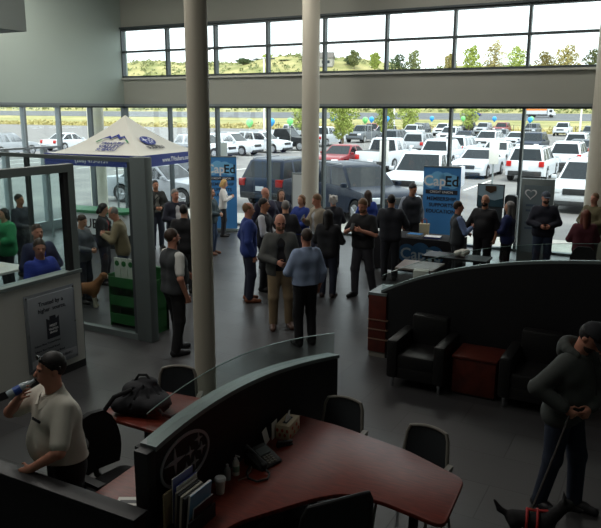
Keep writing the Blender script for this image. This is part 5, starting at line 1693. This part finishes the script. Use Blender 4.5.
held_phone(tn, -1, 'dark phone held by the man in the tan jacket')
person('woman with curly silver hair in dark clothes right of the second column', (-6.45, 13.6), 190, 1.60, [J((40, 42, 50), opn=False)], (34, 34, 40), 'curly', 'white', 'fair', ('belly', 'belly'), build=.95)
person('woman with long dark hair, black sweater and jeans, back turned', (-5.45, 11.3), 165, 1.64, [J((30, 31, 36), .45, opn=False, nm='sweater')], (36, 42, 58), 'long', 'black', 'fair', ('belly', 'belly'), build=.98, shoe=(60, 48, 46))
pm = person('bearded man in a black polo shirt and grey trousers reading his phone', (-4.92, 11.68), -30, 1.84, [SH((24, 25, 28), .8, .5, .012, 'polo')], (58, 58, 64), 'short', 'sandy', 'ruddy', ('chest', 'chest'), look=(0, 22), beard='sandy', feet=((0, -.05), (.03, .07)), shoe=(24, 24, 26))
held_phone(pm, -1, 'dark phone held by the man in the black polo shirt')
person('woman with long hair in bright blue at the glass behind the black polo shirt', (-6.1, 14.7), 200, 1.62, [J((40, 66, 150), opn=False)], (34, 36, 46), 'long', 'brown', 'fair', ('belly', 'belly'), build=.92)
person('man in a dark suit seen from behind at the black cloth table', (-4.92, 13.1), 178, 1.76, [SH((200, 200, 204)), J((42, 44, 52), .44, opn=False, nm='suit_jacket')], (34, 36, 44), 'short', 'black', 'tan', ('chest', 'belly'), build=1.08)
person('dark haired man in a vest with grey sleeves standing behind the black cloth table', (-5.15, 15.0), 20, 1.80, [SH((150, 158, 172)), VE((46, 50, 58))], (40, 40, 46), 'short', 'black', 'tan', ('down', 'down'), look=(20, 18), build=1.02)
person('man in a dark vest with blue sleeves at the right end of the cloth table', (-3.62, 13.35), 105, 1.68, [SH((110, 130, 172)), VE((52, 56, 62))], (36, 38, 44), 'short', 'brown', 'ruddy', ('chest', 'belly'))
person('bald bearded man in a black shirt leaning on the table by the crumpled paper bag', (-3.3, 14.15), -20, 1.74, [SH((26, 26, 30), 1.2, .5, .012, 'polo')], (34, 34, 40), 'bald', None, 'tan', (((-.1, -.12, -.29), (-1, .5, 0)), 'down'), beard='black', build=1.1, belly=.3)
person('woman with long grey hair in a blue and black jacket facing left', (-2.85, 14.3), -105, 1.62, [J((38, 48, 96), opn=False), VE((32, 34, 42), .56)], (30, 30, 36), 'long', 'grey', 'fair', ('chest', 'belly'))
person('bearded man in a cap and dark navy sweatshirt in front of the grey display panel', (-2.28, 15.1), 8, 1.76, [SH((30, 32, 46), hem=.47, o=.016, nm='sweatshirt')], (50, 62, 86), 'short', 'brown', 'ruddy', ('belly', 'belly'), cap=(76, 84, 96), beard='brown', look=(10, 8), build=1.1, belly=.2)
person('man in an olive jacket at the right end column', (-1.42, 15.95), -35, 1.70, [SH((90, 84, 60)), J((92, 84, 58), opn=False)], (60, 56, 48), 'short', 'sandy', 'ruddy', ('belly', 'belly'), build=1.08)
person('woman with long auburn hair in a maroon sweater, back turned, at the right edge', (-1.36, 13.9), 190, 1.60, [J((92, 40, 50), .47, opn=False, nm='sweater')], (50, 60, 84), 'long', 'red', 'fair', ('belly', 'belly'), build=1.02)
# around the tent and in the glass office
person('man in a grey sweater beyond the glass panel, holding the dog lead', (-9.1, 8.85), 55, 1.60, [SH((92, 98, 104), hem=.48, o=.014, nm='sweater')], (46, 50, 62), 'short', 'brown', 'fair', ('belly', 'belly'), look=(0, 20))
person('person in black with a red scarf front under the tent', (-9.75, 10.05), 75, 1.62, [SH((150, 40, 44)), J((30, 30, 34))], (34, 34, 44), 'bob', 'black', 'fair', ('belly', 'belly'), look=(0, 22))
person('balding man in a tan jacket bending towards the others under the tent', (-8.75, 9.5), -95, 1.70, [J((132, 118, 92), .46, opn=False)], (48, 58, 80), 'fringe', 'grey', 'ruddy', ('chest', 'chest'), lean=.16, look=(0, 22), build=1.05)
person('man in a royal blue polo shirt inside the office nearest its window', (-7.42, 6.45), 40, 1.70, [SH((36, 58, 150), .8, .5, .012, 'polo')], (40, 42, 54), 'short', 'brown', 'ruddy', ('belly', 'belly'), look=(-30, 10), build=1.1)
person('man in a blue jacket inside the office, behind the royal blue polo', (-8.3, 7.2), 20, 1.72, [SH((40, 70, 170)), J((32, 40, 70))], (36, 38, 50), 'short', 'brown', 'ruddy', ('belly', 'belly'))
person('grey haired person in a pale top at the left edge inside the office', (-7.95, 5.45), 60, 1.56, [SH((198, 198, 196), hem=.5, o=.012)], (60, 62, 70), 'short', 'white', 'fair', ('belly', 'belly'))
person('person wrapped in a green cape at the far left beyond the office', (-10.9, 8.7), -60, 1.60, [('cape', (52, 150, 96), 1.5, .42, .03, False)], (44, 48, 56), 'bob', 'black', 'fair', ('belly', 'belly'), build=1.1)
person('dark clothed man standing at the side entrance beyond the office', (-11.75, 9.8), 50, 1.70, [J((44, 48, 60), opn=False)], (40, 42, 52), 'short', 'black', 'tan', ('belly', 'down'))

# the shoulder bag of the man under the tent edge
bg = thing('shoulder_bag', 'dark shoulder bag hanging at the side of the man under the tent edge', 'bag', W_(ph, (-0.27, -0.05, 0.78)), ph['rz'])
MB().box(-0.07, 0.07, -0.13, 0.13, 0, 0.24).build('bag_body', blackfab, bg, bevel=0.02)
MB().box(-0.085, -0.07, -0.12, 0.12, 0.08, 0.22).build('flap', blackfab, bg, bevel=0.006)
MB().tube([(0.02, 0.08, 0.23), (0.1, 0.17, 0.5), (0.34, 0.1, 0.66), (0.3, -0.12, 0.55), (0.12, -0.16, 0.4), (0.02, -0.1, 0.23)], 0.012, 6).build('strap', blackfab, bg)

# ---- the two men near us
pol = person('man in a white polo shirt drinking from a water bottle, sunglasses on his head', (-3.70, 3.30), -76, 1.73, [SH((206, 202, 190), .82, .555, .014, 'polo')], (28, 28, 32), 'short', 'black', 'ruddy', ('drink', ('world', (-3.66, 2.97, 1.0), (-3.25, 2.98, 1.1))), lean=.10, look=(0, -6), res=0.0072, build=1.16, belly=.75, curl=.35)
T = pol['T']
hh = pol['h']
Hd = pol['Hd']
sg = MB()
for s in (1, -1):
    sg.ell(Hd((.019*s, -.042, .985))*hh, (.017*hh, .006*hh, .011*hh), 10, 6)
    sg.tube([Hd((.034*s, -.036, .985))*hh, Hd((.052*s, .0, .968))*hh, Hd((.05*s, .03, .95))*hh], .0018*hh, 6)
sg.tube([Hd((-.006, -.047, .987))*hh, Hd((.006, -.047, .987))*hh], .0018*hh, 6)
o = sg.build('sunglasses', mat('sunglass_lens', (20, 20, 22), 0.08), None)
o.matrix_world = pol['M']
tag(o, 'dark sunglasses pushed up on the hair of the drinking man', 'sunglasses')
cm = MB()
for s in (1, -1):
    A = [pol['L'](p)*hh for p in ((.052*s, .0, .842), (.03*s, -.048, .825), (.004*s, -.066, .800), (.026*s, -.074, .79), (.058*s, -.046, .815), (.066*s, .0, .835))]
    cm.quadslab([tuple(p) for p in A], 0.006)
cm.build('collar', cloth((206, 202, 190)), T)
MB().tube([tuple(pol['L']((.105*math.cos(2*PI*k/24)*1.05, .004-.03*max(0, -math.sin(2*PI*k/24))+.092*math.sin(2*PI*k/24), .572))*hh) for k in range(25)], .012, 6).build('belt', blackfab, T)
# chest logo
lgp = pol['L']((.05, -.094, .752))*hh
place(text_mb([('SUBARU', 0.03, 0, 0)], ext=0.004), lgp, (1, 0.25, 0), (0, 0.1, 1)).build('chest_logo', ink, T, smooth=False)
# water bottle at his mouth
w, e = pol['wr'][-1], pol['el'][-1]
mouth = W_(pol, Hd((0, -.062, .898))*hh)
hd_ = w+(w-e).normalized()*0.07
t = thing('water_bottle', 'clear plastic water bottle with blue label tilted to the drinking man\'s mouth', 'bottle', mouth)
ax = Vector((hd_.x-mouth.x, hd_.y-mouth.y, 0)).normalized()
fdir = (pol['M'].to_3x3() @ Vector((0, -1, 0)))
axis = (fdir*0.9+Vector((0, 0, -0.35))).normalized()
t.rotation_euler = axis.to_track_quat('Z', 'Y').to_euler()
MB().lathe([(0.012, 0), (0.013, 0.025), (0.018, 0.035), (0.031, 0.075), (0.031, 0.10), (0.029, 0.11), (0.031, 0.12), (0.031, 0.19), (0.028, 0.2), (0.001, 0.198)], 20).build('bottle_body', mat('clear_plastic', (172, 184, 190), 0.12), t)
MB().lathe([(0.0318, 0.105), (0.0318, 0.155)], 20).build('label', mat('label_blue', (48, 84, 168), 0.4), t)

hod = person('man in a grey hooded sweatshirt, jeans and dark cap, head bowed, holding a lead', (-0.60, 5.92), 64, 1.76, [SH((74, 78, 76), hem=.47, o=.017, nm='hoodie')], (40, 48, 66), 'short', 'black', 'ruddy', (('world', (-.58, 5.64, 1.05), (-.95, 5.55, 1.08)), ('world', (-.40, 5.80, 1.03), (-.2, 6.2, 1.0))), lean=.16, look=(0, 34), res=0.0078, build=1.1, belly=.3, cap=(40, 42, 46), beard='brown', hood=(74, 78, 76), feet=((0, .05), (.0, -.07)), shoe=(30, 30, 34), curl=.8)
hh2 = hod['h']
pk_ = SDF((np.array(hod['L']((-.12, -.2, .5))))*hh2-0.05, (np.array(hod['L']((.12, .0, .66))))*hh2+0.05, 0.01)
w1 = hod['wr'][-1]
MB().tube([tuple(hod['M'].inverted() @ (hod['wr'][-1]+(hod['wr'][-1]-hod['el'][-1]).normalized()*(-0.03)+Vector((0.032*math.cos(q), 0.0, 0.032*math.sin(q))))) for q in [2*PI*k/12 for k in range(13)]], 0.009, 6).build('wrist_watch', blackp, hod['T'])
for s in (1, -1):
    MB().tube([tuple(hod['L']((.03*s, -.075, .83))*hh2), tuple(hod['L']((.034*s, -.118, .76))*hh2), tuple(hod['L']((.032*s, -.135, .68))*hh2)], 0.005, 6).build('drawstring', mat('cord_black', (26, 26, 28), 0.8), hod['T'])

# ---- dogs
def dog(name, label, loc, rz, L_, coat, patches, res=0.011, fluffy=1.0, head=(0, 0), ears='drop', coatmat=None):
    """nose along -Y; a deep chest narrowing to the belly, jointed legs, muzzle, ears, tail"""
    T = thing(name, label, 'dog', loc, rz)
    k = L_
    def grow(S, o=0.0, part='all'):
        S.rc((0, -.24*k, .52*k), (0, .22*k, .52*k), (.145+o)*k*fluffy, (.115+o)*k*fluffy, .04*k)
        S.ell((0, -.22*k, .48*k), ((.13+o)*k*fluffy, (.16+o)*k, (.19+o)*k), .05*k)
        S.rc((0, -.3*k, .6*k), (0, -.47*k, .80*k), (.11+o)*k*fluffy, (.085+o)*k, .05*k)
        S.ell((0, -.52*k, .86*k), ((.088+o)*k, (.11+o)*k, (.088+o)*k), .03*k)
        S.rc((0, -.58*k, .83*k), (0, -.71*k, .80*k), (.052+o)*k, (.034+o)*k, .03*k)
        for s in (1, -1):
            if ears == 'drop': S.rc((.07*s*k, -.48*k, .91*k), (.115*s*k, -.47*k, .78*k), .026*k, .034*k, .012*k)
            else: S.rc((.055*s*k, -.49*k, .93*k), (.072*s*k, -.47*k, 1.03*k), .035*k, .01*k, .015*k)
            S.rc((.08*s*k, -.26*k, .46*k), (.085*s*k, -.25*k, .27*k), .06*k, .04*k, .03*k)
            S.rc((.085*s*k, -.25*k, .27*k), (.085*s*k, -.27*k, .04*k), .038*k, .032*k, .02*k)
            S.rc((.085*s*k, -.27*k, .03*k), (.085*s*k, -.32*k, .025*k), .036*k, .028*k, .015*k)
            S.rc((.07*s*k, .2*k, .48*k), (.085*s*k, .13*k, .3*k), .09*k, .055*k, .03*k)
            S.rc((.085*s*k, .13*k, .3*k), (.085*s*k, .27*k, .19*k), .05*k, .035*k, .02*k)
            S.rc((.085*s*k, .27*k, .19*k), (.085*s*k, .25*k, .04*k), .034*k, .03*k, .02*k)
            S.rc((.085*s*k, .25*k, .03*k), (.085*s*k, .19*k, .025*k), .035*k, .027*k, .015*k)
        S.rc((0, .3*k, .56*k), (0, .42*k, .62*k), .05*k, .045*k, .03*k)
        S.rc((0, .42*k, .62*k), (0, .5*k, .75*k), .045*k, .02*k, .02*k)
        S.cut((0, 0, -1), 0.0)
    S = SDF((-.24*k, -.82*k, -.01), (.24*k, .62*k, 1.1*k), res)
    grow(S)
    S.build('body', coatmat or mat('coat_'+name, coat, 0.85, noise=0.3, nscale=30, bump=0.4), T)
    MB().ell((0, -.745*k, .81*k), (.02*k, .016*k, .016*k), 8, 6).build('nose', blackp, T)
    e = MB()
    for s in (1, -1): e.ell((.042*s*k, -.605*k, .885*k), (.011*k, .01*k, .011*k), 8, 5)
    e.build('eyes', mat('eye_dark', (40, 32, 28), 0.2), T)
    return T
def patch_coat(name, base, white, k):
    """brown coat with a white chest, muzzle, belly and feet: the markings the dog itself wears"""
    m = bpy.data.materials.new(name)
    m.use_nodes = True
    nt = m.node_tree
    b = nt.nodes['Principled BSDF']
    b.inputs['Roughness'].default_value = 0.85
    tc = nt.nodes.new('ShaderNodeTexCoord')
    n = nt.nodes.new('ShaderNodeTexNoise')
    n.inputs['Scale'].default_value = 7
    sx = nt.nodes.new('ShaderNodeSeparateXYZ')
    nt.links.new(tc.outputs['Object'], sx.inputs[0])
    nt.links.new(tc.outputs['Object'], n.inputs['Vector'])
    def math_(op, a, c):
        q = nt.nodes.new('ShaderNodeMath')
        q.operation = op
        for i, v in enumerate((a, c)):
            if isinstance(v, (int, float)): q.inputs[i].default_value = v
            else: nt.links.new(v, q.inputs[i])
        return q.outputs[0]
    low = math_('LESS_THAN', math_('ADD', sx.outputs['Z'], math_('MULTIPLY', n.outputs['Fac'], 0.16*k)), 0.36*k)
    muz = math_('LESS_THAN', sx.outputs['Y'], -0.63*k)
    mx = nt.nodes.new('ShaderNodeMix')
    mx.data_type = 'RGBA'
    mx.inputs[6].default_value = (*lin(base), 1)
    mx.inputs[7].default_value = (*lin(white), 1)
    nt.links.new(math_('MAXIMUM', low, muz), mx.inputs[0])
    nt.links.new(mx.outputs[2], b.inputs['Base Color'])
    return m
dog('dog', 'brown and white fluffy dog standing behind the glass panel', (-8.88, 8.62, 0), 2.1, 0.66, (140, 92, 56), None, fluffy=1.15, coatmat=patch_coat('coat_brown_white', (134, 88, 54), (196, 186, 170), 0.66))
bd = dog('dog', 'black dog in a red harness at the hooded man\'s feet, bottom right', (-0.72, 5.16, 0), 1.75, 0.52, (26, 25, 27), None, res=0.009, ears='prick')
hn = MB()
for y, r in ((-.13, .185), (.02, .17)):
    hn.tube([(r*0.52*math.cos(q)*0.98, y*0.52, .5*0.52+r*0.52*math.sin(q)*1.06) for q in [2*PI*k/20 for k in range(21)]], 0.011, 6)
hn.tube([(0, -.36*.52, .72*.52), (0, -.13*.52, .695*.52), (0, .02*.52, .69*.52)], 0.012, 6)
hn.build('harness', mat('harness_red', (176, 40, 40), 0.7), bd)
# leads
def lead(label, a, b, sag, mm, n=14):
    a, b = Vector(a), Vector(b)
    t = thing('dog_lead', label, 'dog lead', a)
    pts = [(a.lerp(b, i/n)-a)+Vector((0, 0, -sag*math.sin(PI*i/n))) for i in range(n+1)]
    MB().tube(pts, 0.009, 6).build('strap', mm, t)
    MB().tube([(b-a)+Vector((0.012*math.cos(q), 0, 0.012*math.sin(q)-0.02)) for q in [2*PI*k/10 for k in range(11)]], 0.004, 5).build('clip', mat('brass_clip', (196, 160, 90), 0.3, metal=0.9), t)
    return t
Mb = Matrix.Translation((-0.72, 5.16, 0)) @ Matrix.Rotation(1.75, 4, 'Z')
hw = hod['wr'][-1]+(hod['wr'][-1]-hod['el'][-1]).normalized()*0.06
lead('dark dog lead running from the hooded man down to the black dog', hw, Mb @ Vector((0, -.05*.52, .73*.52)), 0.02, mat('lead_dark', (52, 46, 44), 0.7))
